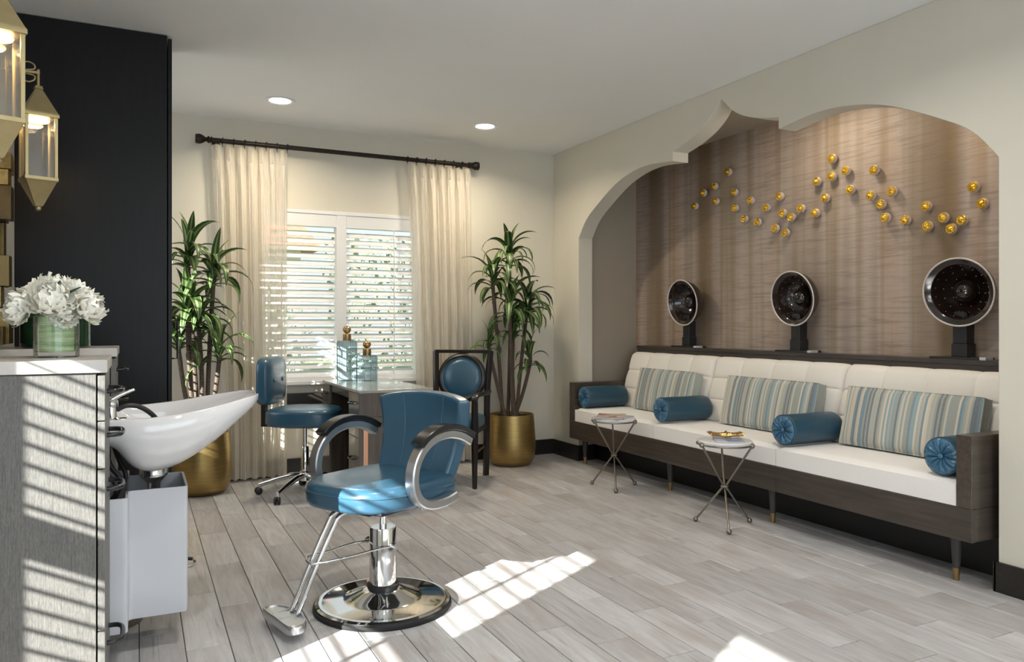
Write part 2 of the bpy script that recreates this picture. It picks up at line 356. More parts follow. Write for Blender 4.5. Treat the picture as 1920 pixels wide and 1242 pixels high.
def mk_wrap():
    t = NT('pale green leaf band'); oi = t.node('ShaderNodeObjectInfo'); a = t.noise(t.coord((3, 3, 90), rand=True), 2.5, 4, 0.6)
    c = t.ramp(oi.outputs['Random'], [(0.0, (0.30, 0.44, 0.20)), (0.5, (0.48, 0.60, 0.34)), (1.0, (0.62, 0.70, 0.47))])
    t.set(col=t.mix(t.ramp(a, [(0.35, (0.6, 0.6, 0.6)), (0.6, (0, 0, 0))]), c, (0.20, 0.34, 0.13)), rough=0.45); return t.m
M['wrap'] = mk_wrap()
def mk_goldglass():
    t = NT('amber gold glass'); a = t.noise(t.coord((1, 1, 1), rand=True), 70, 3)
    t.set(col=t.ramp(a, [(0.35, (0.55, 0.26, 0.0)), (0.65, (0.95, 0.60, 0.04))]), rough=0.14, metal=0.6, coat=0.8); t.bump(a, 0.6, 0.004); return t.m
M['goldglass'] = mk_goldglass()
def mk_tile():
    t = NT('gold leaf mirror block'); oi = t.node('ShaderNodeObjectInfo'); a = t.noise(t.coord((1, 1, 1), rand=True), 25, 4)
    c = t.ramp(oi.outputs['Random'], [(0.0, (0.085, 0.055, 0.025)), (0.5, (0.25, 0.18, 0.06)), (1.0, (0.45, 0.34, 0.14))])
    t.set(col=t.mix(t.ramp(a, [(0.4, (0.6, 0.6, 0.6)), (0.65, (0, 0, 0))]), c, (0.12, 0.08, 0.03)), metal=0.8, rough=0.35); t.bump(a, 0.3, 0.003); return t.m
M['goldtile'] = mk_tile()
M['mirror'] = plain('mirror glass', (0.85, 0.86, 0.85), 0.02, 1.0, var=0.005)
def mk_mag(name, cols, scale):
    t = NT(name); v = t.node('ShaderNodeTexVoronoi'); v.inputs['Scale'].default_value = scale; t.l(t.coord(), v.inputs['Vector'])
    sp = t.node('ShaderNodeSeparateColor'); t.l(v.outputs['Color'], sp.inputs[0])
    n = len(cols); t.set(col=t.ramp(sp.outputs[0], [(i / n, c) for i, c in enumerate(cols)]), rough=0.25); return t.m
M['magA'] = mk_mag('magazine cover print', [(0.62, 0.60, 0.60), (0.42, 0.07, 0.10), (0.65, 0.55, 0.35), (0.30, 0.16, 0.20), (0.70, 0.68, 0.66)], 14)
M['magB'] = mk_mag('magazine cover blue', [(0.60, 0.62, 0.66), (0.18, 0.25, 0.45), (0.68, 0.68, 0.70), (0.30, 0.35, 0.42)], 10)
M['paper'] = plain('magazine page edges', (0.70, 0.69, 0.67), 0.6, var=0.05, scale=60)
M['bottle'] = None
def mk_bottle(): return thin_glass('ribbed smoky glass', (0.66, 0.77, 0.81), 0.4, 1.32)
M['bottle'] = mk_bottle()
M['lamp'] = glow('warm lamp disc', (1.0, 0.80, 0.55), 9.0)
M['can'] = glow('downlight lens', (1.0, 0.93, 0.80), 14.0)
M['grass'] = plain('sunlit lawn', (0.16, 0.24, 0.08), 0.9, var=0.3, scale=3)
M['hedge'] = plain('hedge foliage', (0.16, 0.20, 0.12), 0.7, var=0.5, scale=12)
M['stucco'] = plain('pale stucco', (0.62, 0.58, 0.52), 0.9, var=0.05, scale=5)
M['rooftile'] = plain('terracotta roof', (0.36, 0.16, 0.10), 0.8, var=0.2, scale=8)
M['bluegrey'] = plain('blue grey window', (0.10, 0.15, 0.20), 0.2, var=0.1)
# ================================================================== the room
XR, YB, H = 3.43, 6.12, 2.74        # right wall face, back wall face, ceiling
XL, XN, YF, YRET = -0.55, -2.0, -2.6, 2.40   # left wall, far left wall behind the camera, rear wall, return wall
AX, AZ = 4.12, 2.642                # alcove back wall and alcove ceiling
S_ = dict(kind='structure')
def struct(name, mb, mat, label, cat, parent=None, **k):
    o = mb.build(name, mat, parent, **k); tag(o, label, cat, kind='structure'); return o

fl = struct('floor', B(XN - 0.1, 4.3, YF, 6.3, -0.1, -0.006), M['grout'], 'whitewashed wood look plank floor with grey joints', 'floor')
# planks: 0.152 x 0.61 m, each column shifted by a third
PW, PL, G = 0.152, 0.608, 0.0032
pm = {}
def plank_mesh(w, l):
    k = (round(w, 3), round(l, 3))
    if k not in pm:
        b = MB(); e = 0.0015; w2, l2 = w / 2 - G / 2, l / 2 - G / 2
        lo = [(-w2, -l2, -0.012), (w2, -l2, -0.012), (w2, l2, -0.012), (-w2, l2, -0.012)]
        mid = [(x, y, -e) for x, y, z in lo]; hi = [(x - math.copysign(e, x), y - math.copysign(e, y), 0) for x, y, z in lo]
        b.rings([lo, mid, hi]); me = b.mesh('plank', sharp=20); me.materials.append(M['plank']); pm[k] = me
    return pm[k]
rest = MB()
ncol = 0
xs = 0.005 - 16 * PW
c = -16
while xs < 3.66:
    x0, x1 = max(xs, XN), min(xs + PW, 3.66)
    y = YF - ((YF - 0.175 + 0.203 * c) % PL)
    while y < YB:
        y0, y1 = max(y, YF), min(y + PL, YB); y += PL
        if y1 - y0 < 0.02 or x1 - x0 < 0.01: continue
        if x1 < XL and y0 > YRET: continue
        mx, my = (x0 + x1) / 2, (y0 + y1) / 2
        D = mx * math.sin(YAW) + y1 * math.cos(YAW)
        if D > 2.5 and mx > -0.35:
            o = link('plank', plank_mesh(x1 - x0, y1 - y0), fl); o.location = (mx, my, 0)
        else: rest.box(x0 + G / 2, x1 - G / 2, y0 + G / 2, y1 - G / 2, -0.012, 0)
    xs += PW; c += 1
o = rest.build('plank_field', M['plank'], fl); o['kind'] = 'stuff'

struct('ceiling', B(XN - 0.1, XR + 0.1, YF - 0.1, YB + 0.15, H, H + 0.12), M['ceil'], 'smooth pale grey ceiling with recessed downlights', 'ceiling')
# back wall around the window opening
WX0, WX1, WZ0, WZ1 = 0.80, 2.14, 0.74, 2.09
mb = MB(); T = 0.16
mb.box(XL - 0.1, WX0, YB, YB + T, 0, H); mb.box(WX1, 4.3, YB, YB + T, 0, H); mb.box(WX0, WX1, YB, YB + T, 0, WZ0); mb.box(WX0, WX1, YB, YB + T, WZ1, H)
struct('wall_back', mb, M['wall'], 'cream painted back wall holding the curtained window', 'wall')
# right wall with the moorish arch: outline measured on the wall face, mirrored about its peak
half = [(1.795, 0), (1.795, 1.93), (1.676, 2.068), (1.515, 2.168), (1.24, 2.300), (1.01, 2.361), (0.83, 2.378), (0.70, 2.373), (0.50, 2.350), (0.50, 2.420), (0.40, 2.441), (0.30, 2.467), (0.195, 2.508), (0.105, 2.562), (0.037, 2.627), (0, 2.660)]
def dens(p):
    out = p[:2]
    a = smooth_path([(u, v, 0) for u, v in p[1:9]], 5); out += [(q.x, q.y) for q in a[1:]]
    a = smooth_path([(u, v, 0) for u, v in p[9:]], 5); out += [(q.x, q.y) for q in a]
    return out
h_ = dens(half); YC = 3.8825
outline = [(YC - u, v) for u, v in h_] + [(YC + u, v) for u, v in reversed(h_[:-1])]
poly = [(YF, 0)] + outline + [(YB, 0), (YB, H), (YF, H)]
mb = MB().prism(poly, lambda u, v, a: (a, u, v), XR, XR + 0.14)
struct('wall_right', mb, M['wall'], 'cream wall with scalloped ogee arch opening over the sofa', 'wall', bevel=0.004, seg=2)
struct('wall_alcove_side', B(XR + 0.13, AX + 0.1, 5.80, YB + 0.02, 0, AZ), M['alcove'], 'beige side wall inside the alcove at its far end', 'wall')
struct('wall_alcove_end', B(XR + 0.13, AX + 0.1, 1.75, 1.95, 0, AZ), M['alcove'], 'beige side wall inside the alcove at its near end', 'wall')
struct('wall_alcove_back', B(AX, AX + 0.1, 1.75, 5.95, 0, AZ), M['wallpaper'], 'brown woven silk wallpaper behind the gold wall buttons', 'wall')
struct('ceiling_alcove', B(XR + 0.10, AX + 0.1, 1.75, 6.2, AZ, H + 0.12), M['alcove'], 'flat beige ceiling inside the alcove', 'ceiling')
# left wall with the corner window, far left wall with two windows, rear wall with the big window added for fill
def holed(x0, x1, y0, y1, holes, axis):
    mb = MB(); a = y0 if axis == 'y' else x0; end = y1 if axis == 'y' else x1
    def bx(s, e, z0, z1):
        if axis == 'y': mb.box(x0, x1, s, e, z0, z1)
        else: mb.box(s, e, y0, y1, z0, z1)
    for s, e, z0, z1 in holes:
        bx(a, s, 0, H); bx(s, e, 0, z0); bx(s, e, z1, H); a = e
    bx(a, end, 0, H); return mb
W3 = (4.80, 5.32, 0.72, 2.06)
struct('wall_left', holed(XL - 0.12, XL, YRET, YB + 0.1, [W3], 'y'), M['wall'], 'cream wall behind the styling stations and mirror', 'wall')
WA, WB_ = (-1.02, -0.02, 0.74, 2.06), (0.845, 1.568, 0.74, 2.06)
struct('wall_left_rear', holed(XN - 0.12, XN, YF - 0.1, YRET + 0.1, [WA, WB_], 'y'), M['wall'], 'cream wall with blinds left of the camera', 'wall')
struct('wall_return', B(XN - 0.1, XL - 0.12, YRET, YRET + 0.12, 0, H), M['wall'], 'short cream wall returning behind the stations', 'wall')
RW = (-0.6, 3.0, 0.6, 2.4)
struct('wall_rear', holed(XN - 0.1, XR + 0.2, YF - 0.12, YF, [RW], 'x'), M['wall'], 'cream rear wall with a wide added window behind the camera', 'wall')
# baseboards
def bboard(name, x0, x1, y0, y1, label):
    struct(name, B(x0, x1, y0, y1, 0, 0.134), M['base'], label, 'baseboard', bevel=0.004)
bboard('baseboard_back', XL, XR, YB - 0.018, YB, 'dark espresso baseboard along the back wall')
bboard('baseboard_right', XR - 0.018, XR, 5.68, YB - 0.018, 'short dark baseboard between back corner and arch')
bboard('baseboard_arch', XR - 0.018, XR + 0.155, 5.665, 5.683, 'dark baseboard turning round the far arch jamb')
bboard('baseboard_near', XR - 0.018, XR, YF, 2.10, 'dark baseboard at right end below the near arch jamb')
bboard('baseboard_jamb', XR - 0.018, XR + 0.155, 2.085, 2.103, 'dark baseboard turning round the near arch jamb')
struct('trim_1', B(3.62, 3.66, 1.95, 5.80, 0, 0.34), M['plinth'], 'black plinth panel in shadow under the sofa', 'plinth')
struct('trim_2', B(0.84, 2.10, YB - 0.03, YB, 0.555, 0.645), M['base'], 'dark wood rail on the wall below the window', 'trim', bevel=0.003)

# windows ---------------------------------------------------------------- local x along the wall, room towards -y, origin at sill level
slat_cache = {}
def slat_mesh(L):
    k = round(L, 3)
    if k not in slat_cache:
        b = MB(); n = 6; w = 0.050; th = 0.0028; rs = []
        prof = [(-w / 2 + w * i / n, 0.003 * (1 - (2 * i / n - 1) ** 2)) for i in range(n + 1)]
        ring = prof + [(a, z - th) for a, z in reversed(prof)]
        b.rings([[(-L / 2, a, z) for a, z in ring], [(L / 2, a, z) for a, z in ring]])
        me = b.mesh('slat', 50); me.materials.append(M['slat']); slat_cache[k] = me
    return slat_cache[k]
def window(name, label, loc, rz, W, Hh, panels, tilt, midrail=None, pitch=0.0585, cords=True, muntin=None, head=0.10):
    w = thing(name, label, 'window', loc, rz, kind='structure')
    fr = MB(); t = 0.045
    fr.box(0, t, -0.012, 0.10, 0, Hh); fr.box(W - t, W, -0.012, 0.10, 0, Hh); fr.box(t, W - t, -0.012, 0.10, Hh - 0.03, Hh); fr.box(t, W - t, -0.012, 0.10, 0, 0.03)
    fr.build('window_frame', M['white'], w, bevel=0.003)
    B(-0.03, W + 0.03, -0.05, 0.06, -0.03, 0.0).build('window_sill', M['white'], w, bevel=0.004)
    B(t, W - t, -0.006, 0.05, Hh - 0.03 - head, Hh - 0.03).build('head_panel', M['white'], w, bevel=0.003)
    for px0, px1 in panels[1:]: pass
    edges = []
    for i, (a, b) in enumerate(panels):
        if i: B(panels[i - 1][1], a, -0.014, 0.09, 0.03, Hh - 0.03).build('mullion', M['white'], w, bevel=0.003)
        B(a, b, 0.072, 0.076, 0.03, Hh - 0.03).build('pane', M['glass'], w)
        L = b - a - 0.012; z = 0.055
        while z < Hh - 0.03 - head - 0.01:
            if not (midrail and midrail[0] - 0.02 < z < midrail[1] + 0.02):
                s = link('slat', slat_mesh(L), w); s.location = ((a + b) / 2, 0.028, z); s.rotation_euler = (tilt, 0, 0)
            z += pitch
        if midrail: B(a, b, 0.01, 0.055, midrail[0], midrail[1]).build('mid_rail', M['white'], w, bevel=0.003)
        if muntin: B(muntin - 0.008, muntin + 0.008, 0.05, 0.07, 0.03, Hh - 0.03).build('muntin', M['white'], w)
        if cords: MB().cyl((a + (0.28 if i == 0 else 0.70) * L, -0.004, 0.03), (a + (0.28 if i == 0 else 0.70) * L, -0.004, Hh - 0.03 - head), 0.005, seg=8).build('tilt_rod', M['white'], w)
    return w
window('window_1', 'white window with wooden blinds between the cream curtains', (WX0, YB, WZ0), 0, WX1 - WX0, WZ1 - WZ0, [(0.045, 0.632), (0.712, 1.295)], math.radians(57))
ST = math.radians(13.5)
window('window_2', 'blind covered window left of the camera beside the stations', (XN, WB_[0], WB_[2]), PI / 2, WB_[1] - WB_[0], WB_[3] - WB_[2], [(0.02, WB_[1] - WB_[0] - 0.01)], ST, midrail=(0.66, 0.765), pitch=0.0572, cords=False, muntin=0.293, head=0.02)
window('window_3', 'blind covered window left of the camera further back', (XN, WA[0], WA[2]), PI / 2, WA[1] - WA[0], WA[3] - WA[2], [(0.02, WA[1] - WA[0] - 0.02)], ST, midrail=(0.66, 0.765), pitch=0.0572, cords=False, head=0.02)
window('window_4', 'blind covered corner window hidden behind the tall cabinet', (XL, W3[0], W3[2]), PI / 2, W3[1] - W3[0], W3[3] - W3[2], [(0.02, W3[1] - W3[0] - 0.02)], ST, midrail=(0.66, 0.765), pitch=0.0572, cords=False, head=0.02)
wr = thing('window_5', 'wide unseen window added in the rear wall for fill light', 'window', (RW[0], YF, RW[2]), PI, kind='structure')  # unseen window, added so the rear fill lamp has an opening
wr.location = (RW[1], YF, RW[2])
W_, H_ = RW[1] - RW[0], RW[3] - RW[2]
fr = MB(); fr.box(0, 0.06, 0, 0.1, 0, H_); fr.box(W_ - 0.06, W_, 0, 0.1, 0, H_); fr.box(0.06, W_ - 0.06, 0, 0.1, H_ - 0.06, H_); fr.box(0.06, W_ - 0.06, 0, 0.1, 0, 0.06)
fr.build('window_frame', M['white'], wr, bevel=0.003)
for k in range(3):
    if k: B(W_ * k / 3 - 0.03, W_ * k / 3 + 0.03, 0.01, 0.09, 0.06, H_ - 0.06).build('mullion', M['white'], wr, bevel=0.003)
    B(W_ * k / 3 + 0.03, W_ * (k + 1) / 3 - 0.03, 0.05, 0.056, 0.06, H_ - 0.06).build('pane', M['glass'], wr)

# outside the back window ------------------------------------------------
struct('ground', B(-14, 16, 6.35, 30, -0.3, -0.2), M['grass'], 'sunlit lawn outside the window', 'lawn')
gw = thing('garden_house', 'pale stucco house with terracotta roof seen through the left blinds', 'house', (2.2, 17.0, -0.2))
B(-3.0, 1.0, 0, 4, 0, 3.0).build('wall', M['stucco'], gw)
MB().prism([(-3.4, 3.0), (1.4, 3.0), (0.2, 4.4), (-2.2, 4.4)], lambda u, v, a: (u, a, v), -0.4, 4.4).build('roof', M['rooftile'], gw)
for x in (-2.2, -0.6):
    f = B(x, x + 0.9, -0.04, 0, 0.9, 2.2).build('window', M['white'], gw); B(x + 0.06, x + 0.84, -0.05, -0.04, 0.96, 2.14).build('pane', M['bluegrey'], f)
random.seed(3)
def hedge(name, label, loc, L, Hh, n):
    b = MB()
    for i in range(n):
        p = Vector((random.uniform(-L / 2, L / 2), random.gauss(0, 0.35), random.uniform(0.05, 1) * Hh)); a = Euler((random.uniform(0, 6), random.uniform(0, 6), random.uniform(0, 6))).to_matrix()
        s = random.uniform(0.05, 0.10); b.add([p + a @ Vector(q) for q in ((-s, 0, 0), (0, -s * 0.6, 0.01), (s, 0, 0), (0, s * 0.6, 0.01))], [(0, 1, 2, 3)])
    r = thing(name, label, 'hedge', loc); b.build('foliage', M['hedge'], r)['kind'] = 'stuff'
    MB().tube([(0, 0, 0), (0.05, 0, Hh * 0.5), (0, 0.05, Hh * 0.85)], [0.06, 0.05, 0.02], 8).build('trunk', M['cane'], r)
hedge('garden_hedge', 'green garden hedge seen through the right blinds', (4.6, 13.0, -0.2), 3.4, 2.9, 1500)
hedge('garden_hedge', 'low green bushes seen through the left blinds', (1.6, 14.5, -0.2), 2.6, 1.7, 800)

# recessed downlights ----------------------------------------------------
def downlight(x, y, z, label, power, col=(1.0, 0.86, 0.66), spread=150):
    d = thing('recessed_downlight', label, 'ceiling light', (x, y, z), group='recessed ceiling downlights')
    MB().lathe([(0.072, -0.001), (0.098, -0.001), (0.100, -0.006), (0.096, -0.010), (0.074, -0.006), (0.072, -0.001)], 40, cap=False).build('trim_ring', M['white'], d)
    MB().lathe([(0.0, -0.004), (0.073, -0.004), (0.073, -0.001), (0.0, -0.001)], 32).build('lens', M['can'], d)
    l = bpy.data.lights.new('downlight_lamp', 'AREA'); l.shape = 'DISK'; l.size = 0.13; l.energy = power; l.color = col; l.spread = math.radians(spread)
    o = bpy.data.objects.new('downlight_lamp', l); COL.objects.link(o); o.parent = d; o.location = (0, 0, -0.014)
downlight(0.887, 5.46, H, 'round recessed ceiling downlight above the left curtain', 13)
downlight(2.444, 5.46, H, 'round recessed ceiling downlight above the right curtain', 13)
for i, (x, y) in enumerate([(0.7, 2.35), (2.3, 2.2), (0.7, 0.2), (2.4, 0.2)]):  # unseen downlights added to fill the front of the room with light
    downlight(x, y, H, 'added fill downlight over the %s behind the camera view' % ['styling chair', 'open floor', 'entrance', 'rear right corner'][i], 11, (1.0, 0.96, 0.90))
downlight(3.68, 3.50, AZ, 'recessed downlight in the alcove ceiling above the middle dryer', 4.2, spread=175)
downlight(3.68, 2.45, AZ, 'recessed downlight in the alcove ceiling near its right end', 2.8, spread=175)
# ================================================================== curtains and rod
RODY, RODZ = 6.02, 2.544
rod = thing('curtain_rod', 'long dark bronze curtain rod with carved finials above the window', 'curtain rod', (1.507, RODY, RODZ))
MB().cyl((-1.03, 0, 0), (1.03, 0, 0), 0.0175, seg=20).build('pole', M['bronze'], rod)
for s in (-1, 1):
    R = roty(s * PI / 2)
    MB().lathe([(0.018, 0), (0.026, 0.004), (0.026, 0.012), (0.016, 0.020), (0.015, 0.028), (0.024, 0.040), (0.034, 0.058), (0.037, 0.075), (0.034, 0.088), (0.036, 0.094), (0.030, 0.098), (0.0, 0.099)], 20, (s * 1.03, 0, 0), R).build('finial', M['bronze'], rod)
for x in (-0.98, 0.98):
    b = MB(); b.cyl((x, 0.02, -0.005), (x, 0.095, -0.005), 0.008, seg=10); b.lathe([(0, 0), (0.028, 0), (0.028, 0.006), (0, 0.006)], 16, (x, 0.099, -0.005), rotx(PI / 2)); b.build('bracket', M['bronze'], rod)
def curtain(label, xt0, xt1, xb0, xb1, seed, npl):
    r = thing('sheer_curtain', label, 'curtain', ((xb0 + xb1) / 2, RODY, 0), group='cream sheer curtain panels'); cx = (xb0 + xb1) / 2
    rnd = random.Random(seed); ph = [rnd.uniform(0, 6) for _ in range(6)]; ZT, ZB = 2.512, 0.022
    def fn(u, v):
        e = min(1, v * 1.15) ** 0.8
        w = u + 0.012 * math.sin(7 * u * 2 + ph[0]) * v
        x = (xt0 + (xt1 - xt0) * u) * (1 - e) + (xb0 + (xb1 - xb0) * w) * e
        a = 2 * PI * npl * u
        top = 0.020 * math.copysign(abs(math.cos(a)) ** 0.6, math.cos(a)); k = min(1, v / 0.10); k = k * k * (3 - 2 * k)
        low = 0.034 * math.cos(a + 0.5 * math.sin(3 * v + ph[1])) + 0.010 * math.cos(2.7 * a + ph[2] + v) + 0.006 * math.sin(5.3 * a + 3 * v + ph[3])
        pinch = 0.010 * math.sin(2 * a) * math.exp(-((v - 0.045) / 0.03) ** 2)
        return (x - cx + pinch, (1 - k) * top + k * low * (0.75 + 0.4 * v), ZT + (ZB - ZT) * v)
    MB().grid(fn, npl * 22, 40).build('drape', M['sheer'], r, sharp=0)
    a0, a1 = (0.0, 0.66) if xt0 < 1.5 else (0.30, 1.0)
    def fn2(u, v): q = fn(a0 + (a1 - a0) * u, v); return (q[0] + 0.012, q[1] * 0.55 + 0.028, q[2])
    MB().grid(fn2, npl * 14, 40).build('rear_fold', M['sheer'], r, sharp=0)
    for i in range(npl):
        b = MB(); x = xt0 + (xt1 - xt0) * (i + 0.5) / npl - cx
        b.rings([[(x + w * q, -0.020 - d_, z) for q, d_ in ((-1, -.008), (-.45, .012), (0, .0), (.45, .012), (1, -.008), (0, -.010))] for w, z in ((0.013, 2.512), (0.010, 2.47), (0.005, 2.435), (0.012, 2.40))])
        b.build('pinch_pleat', M['sheer'], r)
    for i in range(npl + 1):
        x = xt0 + (xt1 - xt0) * (i + 0.02) / (npl + 0.04) - cx
        g = MB(); g.tube([(x + 0.002 * math.sin(t), 0.0235 * math.cos(t), RODZ + 0.0235 * math.sin(t)) for t in [2 * PI * k / 16 for k in range(16)]], 0.0036, 8, closed=True)
        g.cyl((x, 0, RODZ - 0.024), (x, 0, RODZ - 0.045), 0.002, seg=6); g.build('ring', M['bronze'], r)
curtain('cream sheer curtain hanging left of the window beside the drooping plant', 0.486, 1.035, 0.56, 1.03, 1, 7)
curtain('cream sheer curtain hanging right of the window behind the round backed chair', 1.995, 2.565, 2.10, 2.600, 2, 7)

# ================================================================== dracaena plants
def leaf_mesh(th0, droop, width, twist):
    b = MB(); n = 9; x = z = 0.0; cen = [(0, 0)]
    for i in range(n):
        t = th0 - droop * ((i + 0.5) / n) ** 1.3; x += math.cos(t) / n; z += math.sin(t) / n; cen.append((x, z))
    def fn(u, v):
        k = v * n; i = min(int(k), n - 1); f = k - i
        px = cen[i][0] * (1 - f) + cen[i + 1][0] * f; pz = cen[i][1] * (1 - f) + cen[i + 1][1] * f
        w = width * (math.sin(PI * min(1, 0.16 + 0.84 * v) ** 0.9) ** 0.75 if v < 0.999 else 0.02); s = (u - 0.5) * 2
        tw = twist * v
        return (px - abs(s) * 0 , s * w * math.cos(tw), pz + abs(s) * w * 0.35 + s * w * math.sin(tw))
    b.grid(fn, 4, 9, uv=True); me = b.mesh('leaf', 0); me.materials.append(M['leaf']); return me
LEAVES = [leaf_mesh(math.radians(a), math.radians(d), w, tw) for a, d, w, tw in
          [(86, 45, 0.082, 0.2), (78, 100, 0.080, -0.3), (70, 150, 0.080, 0.4), (60, 165, 0.084, -0.2), (48, 155, 0.080, 0.3), (35, 145, 0.086, -0.4), (20, 125, 0.080, 0.2)]]
def plant(label, x, y, heads, seed, potlabel):
    rnd = random.Random(seed); p = thing('potted_dracaena', label, 'potted plant', (x, y, 0), group='tall potted dracaenas')
    pot = MB().lathe([(0.0, 0.0), (0.13, 0.0), (0.162, 0.010), (0.185, 0.040), (0.200, 0.09), (0.207, 0.15), (0.206, 0.22), (0.199, 0.32), (0.190, 0.425), (0.184, 0.428), (0.180, 0.42), (0.185, 0.30), (0.0, 0.30)], 48).build('pot', M['pot'], p)
    MB().lathe([(0, 0.395), (0.10, 0.398), (0.18, 0.390), (0.18, 0.36), (0, 0.36)], 24).build('soil', M['soil'], p)
    b = MB()
    for _ in range(60):
        a = rnd.uniform(0, 6.28); r = 0.165 * math.sqrt(rnd.random()); b.sphere((r * math.cos(a), r * math.sin(a), 0.402), rnd.uniform(0.010, 0.02), (1.3, 0.9, 0.7), 6, 4)
    b.build('bark_chips', M['soil'], p)['kind'] = 'stuff'
    for k, (hx, hz, dy, nl, sc) in enumerate(heads):
        bx, by = (hx - x) * 0.24 + rnd.uniform(-0.02, 0.02), rnd.uniform(-0.05, 0.05); H = Vector((hx - x, dy, hz))
        pts = smooth_path([(bx, by, 0.38), Vector((bx, by, 0.38)).lerp(H, 0.5) + Vector((rnd.uniform(-.015, .015), 0, 0)), H, H + Vector((0, 0, 0.07))], 6)
        st = MB().tube(pts, [0.0155] * (len(pts) - 6) + [0.014, 0.013, 0.012, 0.011, 0.009, 0.006], 9).build('cane', M['cane'], p)
        for i in range(nl):
            q = (i + 0.5) / nl
            j = min(6, int(q * 7 * 0.999) if rnd.random() > 0.25 else rnd.randrange(7))
            l = link('leaf', LEAVES[j], st); s = sc * rnd.uniform(0.80, 1.15) * (0.82 if j == 0 else 1.0)
            l.location = H + Vector((0, 0, 0.08 - 0.13 * q)); az = i * 2.399 + rnd.uniform(-0.3, 0.3)
            # leaves facing the wall turn sideways so that none cross it
            dirv = Vector((math.cos(az), math.sin(az)))
            if dirv.y * s * 0.6 + dy + y > 5.94: az = -az
            l.rotation_euler = (rnd.uniform(-0.12, 0.12), rnd.uniform(-0.12, 0.12), az); l.scale = (s, s * rnd.uniform(0.9, 1.2), s)
def hd(px, py, Y, nl, sc, dy): q = on_y(px, py, Y); return (q.x, q.z, dy, nl, sc)
PY = 5.80
plant('tall striped dracaena in a gold pot between right curtain and sofa', 2.84, PY, [hd(957, 492, PY, 23, 0.34, 0.02), hd(921, 534, PY, 21, 0.34, -0.03), hd(953, 582, PY - .05, 20, 0.37, -0.08), hd(988, 582, PY, 20, 0.34, 0.0), hd(916, 650, PY, 12, 0.26, 0.0), hd(992, 680, PY, 13, 0.25, -0.02), hd(966, 632, PY, 13, 0.33, 0.04)], 5, '')
plant('tall striped dracaena in a gold pot behind the shampoo bowl', 0.40, PY - 0.02, [hd(352, 492, PY, 21, 0.37, 0.02), hd(399, 527, PY, 21, 0.36, -0.03), hd(350, 597, PY, 23, 0.39, -0.08), hd(334, 648, PY, 13, 0.33, 0.02), hd(410, 668, PY, 18, 0.33, -0.05), hd(372, 612, PY, 14, 0.34, -0.02)], 9, '')

# ================================================================== left side: tall cabinet, stations, mirror, lanterns
cab = thing('tall_cabinet', 'tall espresso cabinet reaching the ceiling beside the left plant', 'cabinet', (XL, 4.49, 0))
B(0.002, 0.692, 0, 0.28, 0, 2.736).build('body', M['espresso'], cab, bevel=0.002)
d = B(0.697, 0.716, 0.002, 0.278, 0.10, 2.722).build('door', M['espresso'], cab, bevel=0.002)
MB().tube([(0.717, 0.05, 1.0), (0.745, 0.05, 1.0), (0.745, 0.05, 1.2), (0.717, 0.05, 1.2)], 0.005, 8).build('handle', M['blackgloss'], d)
def station(label, y0, y1):
    s = thing('styling_station', label, 'cabinet', (XL, y0, 0), group='drawer stations along the left wall'); L = y1 - y0
    B(0.002, 0.443, 0.004, L, 0.0, 1.046).build('body', M['grey_lam'], s, bevel=0.0015)
    B(0.002, 0.472, -0.004, L + 0.004, 1.048, 1.085).build('countertop', M['counter'], s, bevel=0.003)
    zs = [1.040, 0.9065, 0.768, 0.30, 0.06]
    for i in range(4):
        d = B(0.447, 0.466, 0.005, L - 0.001, zs[i + 1] + 0.003, zs[i]).build('drawer', M['grey_lam'], s, bevel=0.0015)
        z = zs[i] - 0.055 if i < 2 else zs[i] - 0.08; m = L * 0.5
        h = MB().tube(smooth_path([(0.466, m - 0.075, z), (0.490, m - 0.072, z), (0.505, m - 0.05, z), (0.508, m, z), (0.505, m + 0.05, z), (0.490, m + 0.072, z), (0.466, m + 0.075, z)], 4), 0.0075, 10)
        h.build('handle', M['blackgloss'], d)
    return s
station('grey textured drawer station nearest the camera under the peonies', 2.49, 2.90)
station('grey drawer station in shade beyond the shampoo bowl', 3.67, 4.10)
# mirror framed by uneven gold blocks
mir = thing('wall_mirror', 'tall mirror framed with uneven gold leaf blocks on the left wall', 'mirror', (XL, 3.45, 1.56))
B(0.001, 0.018, -0.46, 0.46, -0.455, 0.47).build('backing', M['espresso'], mir)
B(0.018, 0.022, -0.28, 0.28, -0.38, 0.40).build('glass', M['mirror'], mir)
rnd = random.Random(11)
def blk(y0, y1, z0, z1): B(0.018, 0.018 + rnd.uniform(0.014, 0.065), y0 + 0.001, y1 - 0.001, z0 + 0.001, z1 - 0.001).build('frame_block', M['goldtile'], mir, bevel=0.002)
for sd_ in (-1, 1):
    z = -0.455
    while z < 0.46:
        h = min(rnd.uniform(0.06, 0.15), 0.47 - z)
        if 0.47 - z - h < 0.03: h = 0.47 - z
        y = 0.28 if sd_ > 0 else -0.46; k = rnd.uniform(0.35, 0.65) * 0.18
        blk(y, y + k, z, z + h); blk(y + k, y + 0.18, z, z + h); z += h
for z0, z1 in ((-0.455, -0.38), (0.40, 0.47)):
    y = -0.28
    while y < 0.275:
        w = min(rnd.uniform(0.05, 0.13), 0.28 - y); w = 0.28 - y if 0.28 - y - w < 0.03 else w; blk(y, y + w, z0, z1); y += w
